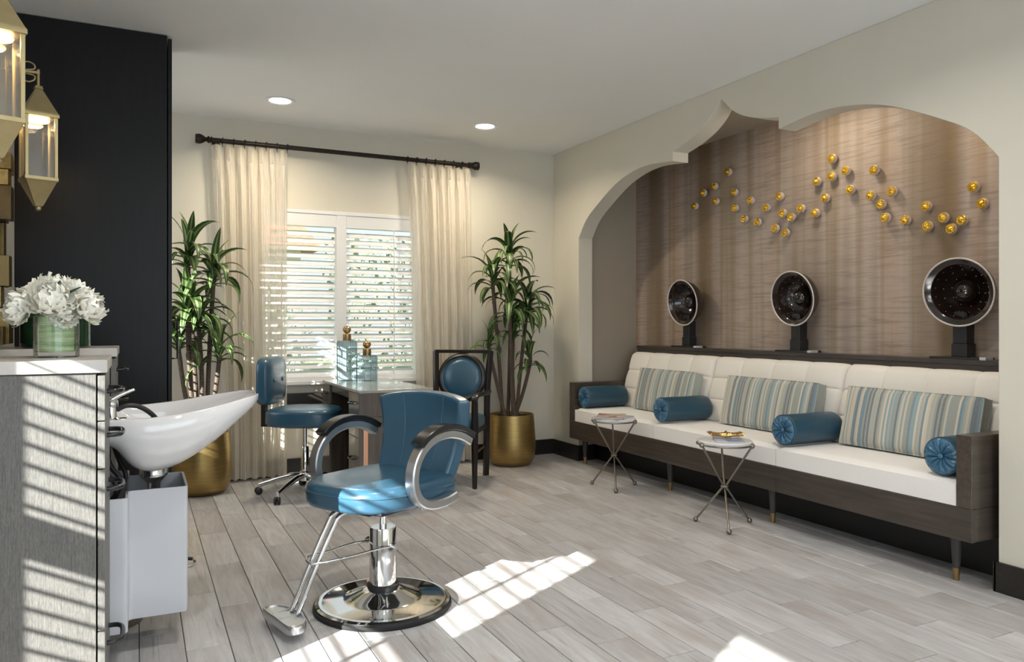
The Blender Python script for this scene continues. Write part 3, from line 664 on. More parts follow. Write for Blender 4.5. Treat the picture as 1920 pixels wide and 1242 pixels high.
# lanterns: sconce with scrolled bracket, pyramid roof, four panes, tapered base
def lantern(label, y, z):
    L = thing('wall_lantern', label, 'wall lamp', (XL, y, z), group='gold wall lanterns'); hx = 0.165
    B(0.001, 0.012, -0.045, 0.045, -0.12, 0.12).build('wall_plate', M['lantern'], L, bevel=0.003)
    ar = B(0.012, hx + 0.006, -0.006, 0.006, 0.02, 0.032).build('arm', M['lantern'], L, bevel=0.002)
    for s in (-1, 1):
        MB().tube(smooth_path([(0.03, 0, 0.026), (0.075, 0, 0.026 + s * 0.015), (0.12, 0, 0.026 + s * 0.042), (0.148, 0, 0.026 + s * 0.034), (0.15, 0, 0.026 + s * 0.015), (0.12, 0, 0.026 + s * 0.008)], 6), 0.0032, 8).build('scroll', M['lantern'], ar)
    R = rotz(math.radians(18)); c = Vector((hx, 0, 0))
    def ring(r, zz): return [c + R @ Vector((a * r, b * r, zz)) for a, b in ((-1, -1), (1, -1), (1, 1), (-1, 1))]
    b = MB(); b.cyl(c + Vector((0, 0, -0.035)), c + Vector((0, 0, 0.04)), 0.0055, seg=10); b.rings([ring(0.016, -0.045), ring(0.012, -0.032)]); b.build('stem', M['lantern'], L)
    MB().rings([ring(0.058, -0.172), ring(0.066, -0.172), ring(0.066, -0.158), ring(0.061, -0.150), ring(0.010, -0.040)]).build('roof', M['lantern'], L, bevel=0.0015)
    zt, zb = -0.172, -0.430
    for i, (a, q) in enumerate(((-1, -1), (1, -1), (1, 1), (-1, 1))):
        p0 = c + R @ Vector((a * 0.055, q * 0.055, 0)); MB().box(-0.006, 0.006, -0.006, 0.006, zb, zt, R, p0).build('post', M['lantern'], L, bevel=0.001)
        m = R @ Vector((0.069, 0, 0)); Rk = R @ rotz(i * PI / 2); MB().box(0.053, 0.055, -0.049, 0.049, zb, zt, Rk, c).build('pane', M['lampglass'], L)
    MB().rings([ring(0.052, zb), ring(0.063, zb), ring(0.063, zb - 0.014), ring(0.057, zb - 0.020), ring(0.016, zb - 0.118), ring(0.010, zb - 0.124)]).build('base', M['lantern'], L, bevel=0.0015)
    MB().sphere(c + Vector((0, 0, zb - 0.130)), 0.012, u=12, v=8).build('finial', M['lantern'], L)
    MB().lathe([(0, 0), (0.040, 0), (0.043, 0.006), (0.036, 0.012), (0, 0.012)], 24, c + Vector((0, 0, zt - 0.014))).build('lamp', M['lamp'], L)
    l = bpy.data.lights.new('lantern_lamp', 'AREA'); l.shape = 'DISK'; l.size = 0.07; l.energy = 1.6; l.color = (1.0, 0.74, 0.45)
    o = bpy.data.objects.new('lantern_lamp', l); COL.objects.link(o); o.parent = L; o.location = (hx, 0, zt - 0.0155)
lantern('gold pyramid topped wall lantern hanging in front of the dark cabinet', 3.86, 2.248)
lantern('gold wall lantern cut off by the upper left corner, nearest the camera', 2.79, 2.248)

# ================================================================== shampoo bowl
bowl = thing('shampoo_bowl', 'white ceramic shampoo bowl with raised neck rest', 'sink', (0, 3.22, 0))
secs = [(-0.54, .20, .850, .085, .008), (-0.16, .235, .850, .092, .008), (-0.11, .25, .850, .10, .012), (-0.07, .258, .850, .12, .05), (-0.02, .266, .851, .185, .13), (0.04, .27, .853, .215, .175), (0.12, .268, .860, .208, .178), (0.20, .255, .871, .178, .15), (0.28, .230, .885, .135, .105), (0.345, .195, .897, .090, .060), (0.395, .15, .905, .055, .022), (0.42, .10, .907, .034, .010), (0.432, .05, .905, .022, .006)]
sx = smooth_path([Vector((i, 0, 0)) for i in range(len(secs))], 4)
def interp(k, col):
    P = [s[col] for s in secs]; i = min(int(k), len(P) - 2); f = k - i; g = lambda j: P[min(max(j, 0), len(P) - 1)]
    a, b_, c_, d_ = g(i - 1), g(i), g(i + 1), g(i + 2)
    return 0.5 * (2 * b_ + (c_ - a) * f + (2 * a - 5 * b_ + 4 * c_ - d_) * f * f + (3 * b_ - a - 3 * c_ + d_) * f ** 3)
rs = []
for q in range((len(secs) - 1) * 4 + 1):
    k = q / 4; X, w, zr, do, di = (interp(k, j) for j in range(5)); ring = []
    for i in range(25):
        t = PI * i / 24; ct, s_t = math.cos(t), math.sin(t); p = math.copysign(abs(ct) ** 0.75, ct); ring.append((X, p * w, zr - do * s_t ** 0.62))
    wi = max(w - 0.030, w * 0.5)
    ring.append((X, -w + 0.006, zr + 0.006)); ring.append((X, -wi - 0.004, zr + 0.005))
    for i in range(24, -1, -1):
        t = PI * i / 24; ct, s_t = math.cos(t), math.sin(t); p = math.copysign(abs(ct) ** 0.8, ct); ring.append((X, p * wi, zr - di * s_t ** 0.7))
    ring.append((X, wi + 0.004, zr + 0.005)); ring.append((X, w - 0.006, zr + 0.006))
    rs.append(ring)
MB().rings(rs).build('basin', M['ceramic'], bowl, sharp=60)
fa = MB(); fy = -0.19; fx = -0.085
fa.lathe([(0, 0), (0.036, 0), (0.038, 0.006), (0.030, 0.012), (0.022, 0.016), (0.021, 0.052), (0.024, 0.056), (0.024, 0.074), (0.018, 0.080), (0, 0.081)], 20, (fx, fy, 0.844))
fa.box(-0.025, 0.050, -0.016, 0.016, 0, 0.012, None); fa.v[-8:] = [tuple(Vector(p) + Vector((fx, fy, 0.844))) for p in fa.v[-8:]]
fo = fa.build('faucet', M['chrome'], bowl)
MB().tube([(fx, fy, 0.922), (fx + 0.03, fy, 0.938), (fx + 0.075, fy, 0.956)], [0.011, 0.008, 0.005], 10).build('lever', M['chrome'], fo)
MB().tube(smooth_path([(fx + 0.02, fy, 0.885), (fx + 0.05, fy, 0.899), (fx + 0.09, fy + 0.01, 0.892), (fx + 0.125, fy + 0.02, 0.868), (fx + 0.15, fy + 0.03, 0.835), (fx + 0.17, fy + 0.05, 0.78)], 6), 0.009, 10).build('spray_hose', M['cable'], fo)
MB().lathe([(0.0, 0.665), (0.034, 0.665), (0.05, 0.640), (0.05, 0.610), (0.040, 0.600), (0.026, 0.585), (0.022, 0.54), (0.016, 0.45), (0, 0.45)], 24, (0.055, 0, 0)).build('drain', M['chrome'], bowl)
for k, (a, r) in enumerate([(-0.16, 0.008), (-0.10, 0.009), (-0.04, 0.008)]):
    MB().tube(smooth_path([(-0.13 + 0.02 * k, a, 0.77), (-0.12 + 0.03 * k, a - 0.01, 0.68), (-0.07 + 0.015 * k, a - 0.02, 0.62), (-0.085, a, 0.54), (-0.14, a + 0.02, 0.47), (-0.2, a, 0.42)], 6), r, 8).build('hose', M['cable'], bowl)
sh = thing('pipe_cover', 'white moulded plastic cover hanging under the shampoo bowl', 'cover', (0, 3.22, 0))
def rounded(poly, r, n=5):
    out = []; k = len(poly)
    for i in range(k):
        p = Vector(poly[i]); a = (Vector(poly[i - 1]) - p).normalized(); b = (Vector(poly[(i + 1) % k]) - p).normalized()
        for j in range(n + 1): t = j / n; s0 = p + a * r; s1 = p + b * r; out.append(tuple((s0 * (1 - t) + p * t) * (1 - t) + (p * (1 - t) + s1 * t) * t))
    return out
plan = [(-0.548, -0.285), (-0.030, -0.285), (-0.030, -0.155), (0.168, -0.155), (0.168, 0.155), (-0.030, 0.155), (-0.030, 0.285), (-0.548, 0.285)]
pl_ = rounded(plan, 0.018); inn = rounded([(x - 0.008 if x > -0.2 else x + 0.008, y * 0.965) for x, y in plan], 0.014)
b = MB(); b.rings([[(x, y, 0.25) for x, y in inn], [(x, y, 0.588) for x, y in inn], [(x, y, 0.588) for x, y in pl_], [(x, y, 0.14) for x, y in pl_], [(x * 0.99, y * 0.99, 0.125) for x, y in pl_]])
b.build('shell', M['shroud'], sh, sharp=30)
bs = thing('pedestal_base', 'round chrome rimmed base on the floor under the white cover', 'base', (-0.095, 3.43, 0))
MB().lathe([(0, 0.0), (0.115, 0.0), (0.118, 0.008), (0.112, 0.045), (0, 0.045)], 32).build('drum', M['gunmetal'], bs)
MB().lathe([(0.098, 0.045), (0.115, 0.045), (0.115, 0.056), (0.098, 0.056), (0.098, 0.045)], 32, cap=False).build('rim', M['chrome'], bs)
MB().lathe([(0, 0.046), (0.098, 0.046), (0.09, 0.05), (0.03, 0.056), (0.03, 0.12), (0, 0.12)], 24).build('pad', M['black'], bs)
pd = thing('foot_pedal', 'small chrome loop foot pedal on the floor right of the white cover', 'pedal', (0.16, 4.06, 0))
MB().tube(smooth_path([(-0.12, 0.03, 0.03), (0.02, 0.06, 0.03), (0.09, 0.02, 0.02), (0.06, -0.03, 0.008), (-0.12, -0.02, 0.008)], 5), 0.006, 8).build('loop', M['chrome'], pd)
MB().tube([(-0.02, 0.055, 0.034), (0.085, 0.03, 0.024)], 0.009, 8).build('grip', M['black'], pd)
B(-0.15, -0.11, -0.04, 0.05, 0.0, 0.04).build('mount', M['black'], pd, bevel=0.004)

# ================================================================== flower arrangement and green vase
fv = thing('peony_arrangement', 'ivory peonies in a clear glass vase lined with green leaves', 'flowers', (-0.226, 2.755, 1.086)); fv.scale = (0.89, 0.89, 0.92)
b = MB(); b.lathe([(0.0, 0.0), (0.068, 0.0), (0.070, 0.004), (0.070, 0.136), (0.068, 0.137), (0.066, 0.136), (0.0655, 0.018), (0.0, 0.017)], 40); b.build('vase', M['vaseglass'], fv)
rnd = random.Random(21)
for i in range(7):
    z0 = 0.020 + i * 0.0162; h = 0.021; tx, ty = rnd.uniform(-0.06, 0.06), rnd.uniform(-0.06, 0.06); rr = 0.0650 - 0.0008 * (i % 2)
    MB().rings([[(rr * math.cos(t), rr * math.sin(t), z0 + k * h + tx * rr * math.cos(t) + ty * rr * math.sin(t)) for t in [2 * PI * j / 32 for j in range(32)]] for k in (0, 1)], cap=False).build('leaf_band', M['wrap'], fv, solid=0.001)
def petal_mesh(cup, ruffle, seed):
    r_ = random.Random(seed); ph = r_.uniform(0, 6)
    def fn(u, v):
        s = (u - 0.5) * 2; w = 0.56 * math.sin(PI * (0.08 + 0.58 * v)) ** 0.9
        k = ruffle * v * v * (math.sin(8 * s + ph) + 0.6 * math.sin(15 * s + 2 * ph)); notch = -0.13 * v ** 4 * abs(math.sin(6.5 * s + ph)) - 0.16 * v ** 3 * s * s
        return (v * math.cos(cup * v) + notch, s * w, v * math.sin(cup * v) * 0.9 + 0.30 * s * s * v + k)
    b = MB().grid(fn, 12, 7, uv=True); me = b.mesh('petal', 0); me.materials.append(M['petal']); return me
PET = [petal_mesh(c, r, i) for i, (c, r) in enumerate([(0.5, 0.06), (0.75, 0.07), (1.0, 0.08), (1.2, 0.09), (0.3, 0.06)])]
def peony(parent, c, n, size, seed):
    r_ = random.Random(seed); n = Vector(n).normalized(); Q = n.to_track_quat('Z', 'Y')
    e = bpy.data.objects.new('peony', MB().sphere((0, 0, size * 0.16), size * 0.22, u=10, v=6).mesh('peony_core', 0)); e.data.materials.append(M['petal']); COL.objects.link(e); e.parent = parent; e.location = c; e.rotation_euler = Q.to_euler()
    for layer, (cnt, elev, sc, kinds) in enumerate([(9, -0.1, 1.0, (0, 4)), (8, 0.25, 0.96, (0, 1)), (7, 0.6, 0.88, (0, 1)), (6, 0.95, 0.75, (1, 2)), (6, 1.2, 0.62, (1, 2))]):
        for i in range(cnt):
            p = link('petal', PET[r_.choice(kinds)], e); a = 2 * PI * (i + 0.5 * layer) / cnt + r_.uniform(-0.25, 0.25)
            p.rotation_euler = Euler((0, -elev + r_.uniform(-0.18, 0.18), a), 'XYZ'); s = size * sc * r_.uniform(0.88, 1.12); p.scale = (s, s, s); p.location = (0.1 * size * math.cos(a), 0.1 * size * math.sin(a), 0.02 * size * layer)
for i, (c, n, s) in enumerate([((-0.012, -0.055, 0.175), (0.0, -0.75, 0.65), 0.078), ((0.082, -0.03, 0.165), (0.85, -0.45, 0.30), 0.066), ((-0.088, -0.02, 0.160), (-0.85, -0.4, 0.25), 0.068), ((-0.01, 0.0, 0.215), (-0.1, -0.1, 1), 0.064), ((0.052, 0.005, 0.205), (0.5, 0.0, 0.8), 0.060), ((-0.055, 0.045, 0.195), (-0.4, 0.6, 0.6), 0.065), ((0.04, 0.07, 0.18), (0.3, 0.8, 0.4), 0.068), ((0.022, -0.05, 0.148), (0.35, -0.9, 0.05), 0.05)]):
    peony(fv, c, n, s, 40 + i)
gl_me = MB().grid(lambda u, v: (v, (u - .5) * 0.42 * math.sin(PI * min(1, 0.12 + 0.88 * v)), 0.10 * abs(u - .5) - 0.10 * v * v), 4, 6).mesh('sprig_leaf', 0); gl_me.materials.append(M['greenleaf'])
for (c, a, el, s) in [((0.025, -0.045, 0.20), -0.5, -0.6, 0.07), ((0.005, -0.045, 0.205), -1.2, -1.1, 0.06), ((0.05, -0.05, 0.15), -0.3, 0.1, 0.06), ((-0.05, -0.05, 0.14), 3.6, 0.2, 0.05), ((0.02, -0.05, 0.145), -1.0, 0.0, 0.05)]:
    o = link('sprig_leaf', gl_me, fv); o.location = c; o.rotation_euler = (0, el, a); o.scale = (s, s, s)
for i in range(6):
    a = i * 1.05; MB().cyl((0.025 * math.cos(a + 2), 0.025 * math.sin(a + 2), 0.02), (0.04 * math.cos(a), 0.04 * math.sin(a), 0.16), 0.003, seg=6).build('stem', M['greenleaf'], fv)
gv = thing('green_glass_vase', 'wide dark green glass vase half hidden behind the peonies', 'vase', (-0.318, 3.86, 1.086))
MB().lathe([(0, 0), (0.128, 0), (0.135, 0.006), (0.135, 0.16), (0.128, 0.162), (0.124, 0.155), (0.122, 0.02), (0, 0.018)], 40).build('body', M['green_glass'], gv)
# ================================================================== styling chair (local +x is the sitter's front)
def sup(a, b, n=2.6, k=48, x0=0.0, y0=0.0, back=None):
    out = []
    for i in range(k):
        t = 2 * PI * i / k; c, s = math.cos(t), math.sin(t); m = n if (back is None or c > 0) else back
        out.append((x0 + a * math.copysign(abs(c) ** (2 / m), c), y0 + b * math.copysign(abs(s) ** (2 / m), s)))
    return out
def pad(plan, prof, cx=0, cy=0):
    b = MB(); b.rings([[(cx + (x - cx) * s, cy + (y - cy) * s, z) for x, y in plan] for s, z in prof]); return b
def ring_path(plan, z, s=1.0): return [(x * s, y * s, z) for x, y in plan]
PHI = math.radians(29)
sc_ = thing('styling_chair', 'teal blue vinyl styling chair on a round chrome hydraulic base', 'chair', (0.931, 3.133, 0), PI + PHI)
MB().lathe([(0, 0), (0.285, 0), (0.289, 0.008), (0.287, 0.018), (0.278, 0.021), (0, 0.02)], 64).build('base_ring', M['rubber'], sc_)
MB().lathe([(0.279, 0.020), (0.281, 0.026), (0.270, 0.031), (0.262, 0.029), (0.250, 0.032), (0.170, 0.038), (0.160, 0.040), (0.135, 0.050), (0.095, 0.068), (0.068, 0.080), (0.0, 0.081)], 64).build('base_plate', M['chrome'], sc_)
MB().lathe([(0.056, 0.079), (0.066, 0.079), (0.067, 0.094), (0.056, 0.095)], 40).build('gasket', M['rubber'], sc_)
col = MB().lathe([(0.0, 0.082), (0.0565, 0.082), (0.0565, 0.328), (0.054, 0.334), (0.0, 0.334)], 40).build('pump_column', M['chrome'], sc_)
MB().cyl((0, 0, 0.333), (0, 0, 0.44), 0.0145, seg=20).build('piston', M['chrome'], sc_)
pv = MB(); a = PHI + 0.35
pv.cyl((0, 0.075, 0.262), (0, -0.085, 0.262), 0.011, seg=14); pv.sphere((0, -0.088, 0.262), 0.015, u=12, v=8); pv.build('pump_pivot', M['chrome'], sc_)
MB().tube(smooth_path([(0.0, 0.066, 0.262), (0.06, 0.070, 0.262), (0.20, 0.085, 0.255), (0.315, 0.075, 0.25), (0.335, 0.05, 0.248), (0.32, -0.02, 0.25), (0.25, -0.03, 0.254), (0.12, -0.062, 0.262), (0.03, -0.066, 0.262), (0, -0.066, 0.262)], 5), 0.0048, 10).build('pump_lever', M['chrome'], sc_).rotation_euler = (0, 0, math.radians(-22))
mech = B(-0.20, 0.20, -0.12, 0.12, 0.430, 0.450).build('seat_plate', M['black'], sc_, bevel=0.004)
B(-0.22, 0.23, -0.215, 0.215, 0.448, 0.462).build('seat_board', M['black'], sc_, bevel=0.004)
for y in (-0.06, 0.06): B(-0.14, 0.02, y - 0.02, y + 0.02, 0.412, 0.432).build('mount_bracket', M['black'], mech, bevel=0.003)
plan = sup(0.275, 0.252, 3.0, 56, 0.025, 0, back=5)
seat = pad(plan, [(0.90, 0.456), (0.975, 0.458), (1.0, 0.474), (1.0, 0.512), (0.985, 0.532), (0.94, 0.546), (0.85, 0.551), (0.5, 0.546), (0.05, 0.543)]).build('seat', M['blue'], sc_, sharp=0)
MB().tube(ring_path(plan, 0.517, 1.0), 0.0034, 6, closed=True).build('piping', M['blue'], seat)
def back_pt(u, v, off=0.0):
    s = (u - 0.5) * 2; w = 0.205 + 0.045 * v
    top = 0.885 - 0.022 * s * s - 0.008 * s ** 6; z = 0.500 + (top - 0.500) * v
    x = -0.212 - 0.085 * v - 0.03 * math.sin(PI * v) + 0.055 * s * s * (0.6 + 0.4 * v)
    return Vector((x + off, s * w, z))
bk = MB().grid(lambda u, v: back_pt(u, v), 20, 16).build('backrest', M['blue'], sc_, sharp=0, solid=0.062)
m_ = bk.modifiers.new('b', 'BEVEL'); m_.width = 0.016; m_.segments = 4; m_.limit_method = 'ANGLE'; m_.angle_limit = 1.0; m_.harden_normals = True
for u in (0.275, 0.725): MB().tube([back_pt(u + 0.05 * (0.5 - v) * (1 if u > 0.5 else -1) * -0.6, v, 0.0315) for v in [0.04 + 0.92 * i / 14 for i in range(15)]], 0.0030, 6).build('seam', M['blue'], bk)
arm_pts = smooth_path([(-0.225, 0, 0.690), (-0.16, 0, 0.722), (-0.08, 0, 0.738), (0.0, 0, 0.730), (0.065, 0, 0.698), (0.110, 0, 0.645), (0.125, 0, 0.580), (0.110, 0, 0.522), (0.068, 0, 0.482), (0.005, 0, 0.465), (-0.07, 0, 0.466), (-0.13, 0, 0.478)], 5)
for s in (-1, 1):
    y = s * 0.278
    A = MB().tube([p + Vector((0, y, 0)) for p in arm_pts], 0.02, 8, rect=(0.024, 0.018)).build('armrest', M['brushed'], sc_, sharp=30)
    n = [p + Vector((0, y, 0)) for p in arm_pts if p.z > 0.668]
    n = n[:22]; off = []
    for i, p in enumerate(n):
        t = (n[min(i + 1, len(n) - 1)] - n[max(i - 1, 0)]).normalized(); off.append(p + Vector((-t.z, 0, t.x)) * (0.029 if t.x > 0 else -0.029))
    MB().tube(off, 0.02, 8, rect=(0.031, 0.012)).build('arm_pad', M['blackgloss'], A, sharp=30)
    B(-0.12, 0.06, y - (0.045 if s > 0 else -0.005), y + (0.005 if s < 0 else -0.005) + (0.04 if s < 0 else 0), 0.449, 0.460).build('arm_bracket', M['brushed'], A, bevel=0.002)
FR = math.radians(-15)
for s in (-1, 1):
    MB().tube(smooth_path([(0.02, s * 0.026, 0.428), (0.16, s * 0.026, 0.428), (0.215, s * 0.026, 0.418), (0.245, s * 0.026, 0.375), (0.30, s * 0.026, 0.265), (0.37, s * 0.026, 0.115), (0.395, s * 0.026, 0.065)], 5), 0.0095, 12).build('footrest_bar', M['chrome'], sc_).rotation_euler = (0, 0, FR)
fp = pad([(0.425 + x + 0.9 * y * y, y) for x, y in sup(0.050, 0.142, 2.8, 40)], [(0.94, 0.030), (1.0, 0.036), (1.0, 0.058), (0.94, 0.066), (0.88, 0.066), (0.86, 0.061), (0.05, 0.061)], 0.425, 0).build('foot_plate', M['brushed'], sc_, sharp=45); fp.rotation_euler = (0, 0, FR)
for y in (-0.05, 0.02): B(0.385, 0.462, y - 0.003, y + 0.003, 0.060, 0.066).build('rib', M['brushed'], fp)

# ================================================================== manicure desk
DX0, DX1, DY0, DY1 = 1.265, 1.765, 4.785, 5.86
dk = thing('manicure_desk', 'brown veneer manicure desk with pale top and two drawer pedestals', 'desk', (DX0, DY0, 0)); w, l = DX1 - DX0, DY1 - DY0
B(0.0, w, 0.0, l - 0.005, 0.742, 0.760).build('desk_top', M['desk_top'], dk, bevel=0.002)
B(0.012, w, 0.004, l - 0.01, 0.690, 0.7415).build('apron', M['desk_wood'], dk)
def pedestal(y0, y1, nm):
    p = B(0.022, w - 0.004, y0, y1, 0.0, 0.6895).build('pedestal', M['desk_wood'], dk, bevel=0.002)
    zs = [0.738, 0.595, 0.455, 0.06]
    for i in range(3):
        q = B(0.0, 0.020, y0 + 0.001, y1 - 0.001, zs[i + 1] + 0.003, zs[i]).build('drawer', M['desk_front'], p, bevel=0.0015)
        m = (y0 + y1) / 2; z = zs[i] - (0.065 if i < 2 else 0.14)
        MB().tube(smooth_path([(0, m - 0.055, z), (-0.022, m - 0.045, z), (-0.028, m, z), (-0.022, m + 0.045, z), (0, m + 0.055, z)], 4), 0.0065, 8).build('handle', M['blackgloss'], q)
    return p
p = pedestal(0.014, 0.265, 0); pedestal(l - 0.235, l - 0.012, 1)
B(0.0, w, 0.0, 0.013, 0.592, 0.7415).build('end_band', M['desk_wood'], dk, bevel=0.001)
B(0.0, 0.028, 0.001, 0.013, 0.0, 0.590).build('corner_post', M['desk_wood'], dk, bevel=0.001)
B(0.030, 0.060, 0.004, 0.013, 0.0, 0.590).build('copper_inlay', M['copper'], dk)
B(0.062, w, 0.002, 0.013, 0.0, 0.590).build('end_panel', M['desk_wood'], dk, bevel=0.001)
B(w - 0.02, w - 0.004, 0.267, l - 0.237, 0.25, 0.689).build('modesty_panel', M['desk_wood'], dk)

# ribbed glass bottles with ball stoppers
def bottle(label, x, y, wd, hg, ht):
    o = thing('perfume_bottle', label, 'bottle', (x, y, 0.760), math.radians(26), group='ribbed glass bottles on the desk'); a = wd / 2; b = MB(); rs = []
    n = 96; zs = []
    k = int(hg / 0.0115)
    for i in range(k * 4 + 1): zs.append(i / (k * 4))
    for v in zs:
        z = v * hg; r = 1.0 if 0.04 < v < 0.965 else (0.97 if v < 0.5 else 0.93); rib2 = 0.0009 * math.cos(2 * PI * v * k) if 0.06 < v < 0.96 else 0
        ring = []
        for j in range(n):
            t = 2 * PI * j / n; c, s = math.cos(t), math.sin(t); rr = a / (abs(c) ** 5 + abs(s) ** 5) ** 0.2
            q = rr * r + 0.0016 * math.cos(24 * t) + rib2; ring.append((q * c, q * s, z))
        rs.append(ring)
    b.rings(rs); b.build('glass_body', M['bottle'], o, sharp=0)
    b = MB(); b.rings([[(x_ * 0.86, y_ * 0.86, z_) for x_, y_ in sup(a, a, 5, 32)] for z_ in (0.022, hg * 0.97)])
    MB().lathe([(0, hg), (0.030, hg), (0.0315, hg + 0.003), (0.0315, hg + (ht - hg) * 0.44), (0.029, hg + (ht - hg) * 0.46), (0, hg + (ht - hg) * 0.46)], 32).build('collar', M['bottlecap'], o)
    rb = (ht - hg) * 0.27; MB().sphere((0, 0, ht - rb), rb, u=24, v=14).build('stopper', M['bottlecap'], o)
bottle('taller ribbed glass bottle with gold ball stopper on the desk', 1.415, 5.705, 0.122, 0.300, 0.415)
bottle('shorter ribbed glass bottle with gold ball stopper on the desk', 1.545, 5.62, 0.126, 0.190, 0.305)

# ================================================================== swivel stool (front = local +x)
st = thing('swivel_stool', 'blue vinyl swivel stool with buttoned back on chrome castor base', 'stool', (1.045, 5.40, 0), math.radians(-28))
for i in range(5):
    a = math.radians(38 + 72 * i); c, s = math.cos(a), math.sin(a)
    lg = MB().tube(smooth_path([(0.025 * c, 0.025 * s, 0.135), (0.10 * c, 0.10 * s, 0.130), (0.22 * c, 0.22 * s, 0.098), (0.315 * c, 0.315 * s, 0.068)], 5), [0.021] * 6 + [0.019] * 5 + [0.016] * 5, 12).build('base_leg', M['chrome'], st)
    MB().cyl((0.31 * c, 0.31 * s, 0.040), (0.31 * c, 0.31 * s, 0.082), 0.011, seg=10).build('castor_stem', M['chrome'], lg)
    w_ = MB(); R = rotz(a + 0.5) @ rotx(PI / 2)
    for q in (-0.012, 0.012): w_.lathe([(0, -0.009), (0.020, -0.009), (0.0255, -0.005), (0.0255, 0.005), (0.020, 0.009), (0, 0.009)], 18, Vector((0.322 * c, 0.322 * s, 0.0257)) + (R @ Vector((0, 0, q))), R)
    w_.sphere((0.318 * c, 0.318 * s, 0.036), 0.020, (1, 1, 0.8), 10, 6); w_.build('castor', M['black'], lg)
MB().lathe([(0, 0.10), (0.036, 0.10), (0.034, 0.16), (0.027, 0.165), (0.027, 0.33), (0.024, 0.335), (0, 0.335)], 24).build('column', M['chrome'], st)
MB().cyl((0, 0, 0.33), (0, 0, 0.475), 0.014, seg=16).build('gas_lift', M['chrome'], st)
B(-0.14, 0.14, -0.11, 0.11, 0.474, 0.492).build('seat_plate', M['black'], st, bevel=0.004)
MB().tube([(0.03, 0.03, 0.47), (0.03, 0.17, 0.462), (0.03, 0.20, 0.445)], 0.006, 8).build('height_lever', M['black'], st)
plan = sup(0.235, 0.235, 3.4, 48)
s_ = pad(plan, [(0.92, 0.492), (0.98, 0.496), (1.0, 0.510), (1.0, 0.572), (0.985, 0.590), (0.94, 0.602), (0.8, 0.610), (0.4, 0.613), (0.03, 0.613)]).build('seat', M['blue'], st, sharp=0)
MB().tube(ring_path(plan, 0.584, 0.997), 0.004, 6, closed=True).build('piping', M['blue'], s_)
B(-0.300, -0.270, -0.03, 0.03, 0.478, 0.70).build('back_bar', M['black'], st, bevel=0.004)
B(-0.300, -0.13, -0.03, 0.03, 0.474, 0.486).build('back_bracket', M['black'], st, bevel=0.003)
b = MB(); pb = sup(0.165, 0.205, 4.5, 48)   # (z, y)
b.rings([[(-0.276 + dx, y * k, 0.795 + z * k) for z, y in pb] for k, dx in [(0.90, 0.0), (0.985, 0.006), (1.0, 0.022), (1.0, 0.060), (0.985, 0.072), (0.93, 0.080), (0.6, 0.088), (0.03, 0.090)]])
bo = b.build('backrest', M['blue'], st, sharp=0)
for y in (-0.085, 0.085): MB().lathe([(0, -0.004), (0.016, -0.004), (0.015, 0.003), (0.009, 0.007), (0, 0.008)], 14, (-0.188, y, 0.80), roty(PI / 2)).build('button', M['blue'], bo)

# ================================================================== round backed armchair (front = local +x)
ac = thing('round_back_armchair', 'dark wood armchair with round blue back beside the desk', 'chair', (2.135, 5.345, 0), math.atan2(-0.78, -0.62))
for s in (-1, 1):
    MB().tube([(0.215, s * 0.222, 0.66), (0.215, s * 0.222, 0.44), (0.21, s * 0.22, 0.0)], [0.024, 0.029, 0.019], 4).build('leg', M['chair_wood'], ac, bevel=0.003)
    MB().tube(smooth_path([(-0.295, s * 0.175, 0.0), (-0.235, s * 0.195, 0.22), (-0.205, s * 0.205, 0.45), (-0.215, s * 0.208, 0.70), (-0.255, s * 0.222, 0.975)], 4), 0.026, 4).build('rear_leg', M['chair_wood'], ac, bevel=0.003)
    MB().tube(smooth_path([(-0.225, s * 0.215, 0.665), (-0.10, s * 0.24, 0.668), (0.08, s * 0.25, 0.672), (0.20, s * 0.235, 0.672), (0.245, s * 0.232, 0.655), (0.25, s * 0.23, 0.632)], 4), 0.02, 10, flat=(0.022, 0.014)).build('arm', M['chair_wood'], ac, sharp=50)
    MB().tube([(-0.20, s * 0.20, 0.40), (0.21, s * 0.22, 0.40)], 0.018, 4).build('side_rail', M['chair_wood'], ac)
    MB().tube([(-0.225, s * 0.195, 0.25), (0.21, s * 0.22, 0.25)], 0.011, 4).build('stretcher', M['chair_wood'], ac)
MB().tube([(0.21, -0.22, 0.40), (0.21, 0.22, 0.40)], 0.02, 4).build('front_rail', M['chair_wood'], ac)
MB().tube([(-0.20, -0.20, 0.40), (-0.20, 0.20, 0.40)], 0.02, 4).build('rear_rail', M['chair_wood'], ac)
B(-0.270, -0.238, -0.232, 0.232, 0.958, 0.985).build('top_rail', M['chair_wood'], ac, bevel=0.004)
plan = [(x, y) for x, y in sup(0.225, 0.215, 5, 40, 0.01, 0)]
s_ = pad(plan, [(0.95, 0.415), (1.0, 0.425), (1.0, 0.470), (0.97, 0.488), (0.85, 0.500), (0.4, 0.506), (0.03, 0.507)]).build('seat', M['blue'], ac, sharp=0)
Rb = roty(PI / 2 - 0.13); cb = Vector((-0.228, 0, 0.765))
bf = MB().lathe([(0.152, -0.018), (0.190, -0.018), (0.195, -0.008), (0.195, 0.010), (0.188, 0.018), (0.170, 0.024), (0.152, 0.016)], 48, cb, Rb, cap=False).build('back_ring', M['chair_wood'], ac)
MB().lathe([(0, -0.018), (0.154, -0.016), (0.156, 0.008), (0.152, 0.016), (0.12, 0.028), (0.06, 0.034), (0, 0.036)], 48, cb, Rb).build('back_pad', M['blue'], ac, sharp=0)
MB().tube([cb + Rb @ Vector((0.155 * math.cos(t), 0.155 * math.sin(t), 0.017)) for t in [2 * PI * k / 48 for k in range(48)]], 0.004, 6, closed=True).build('back_piping', M['blue'], bf)

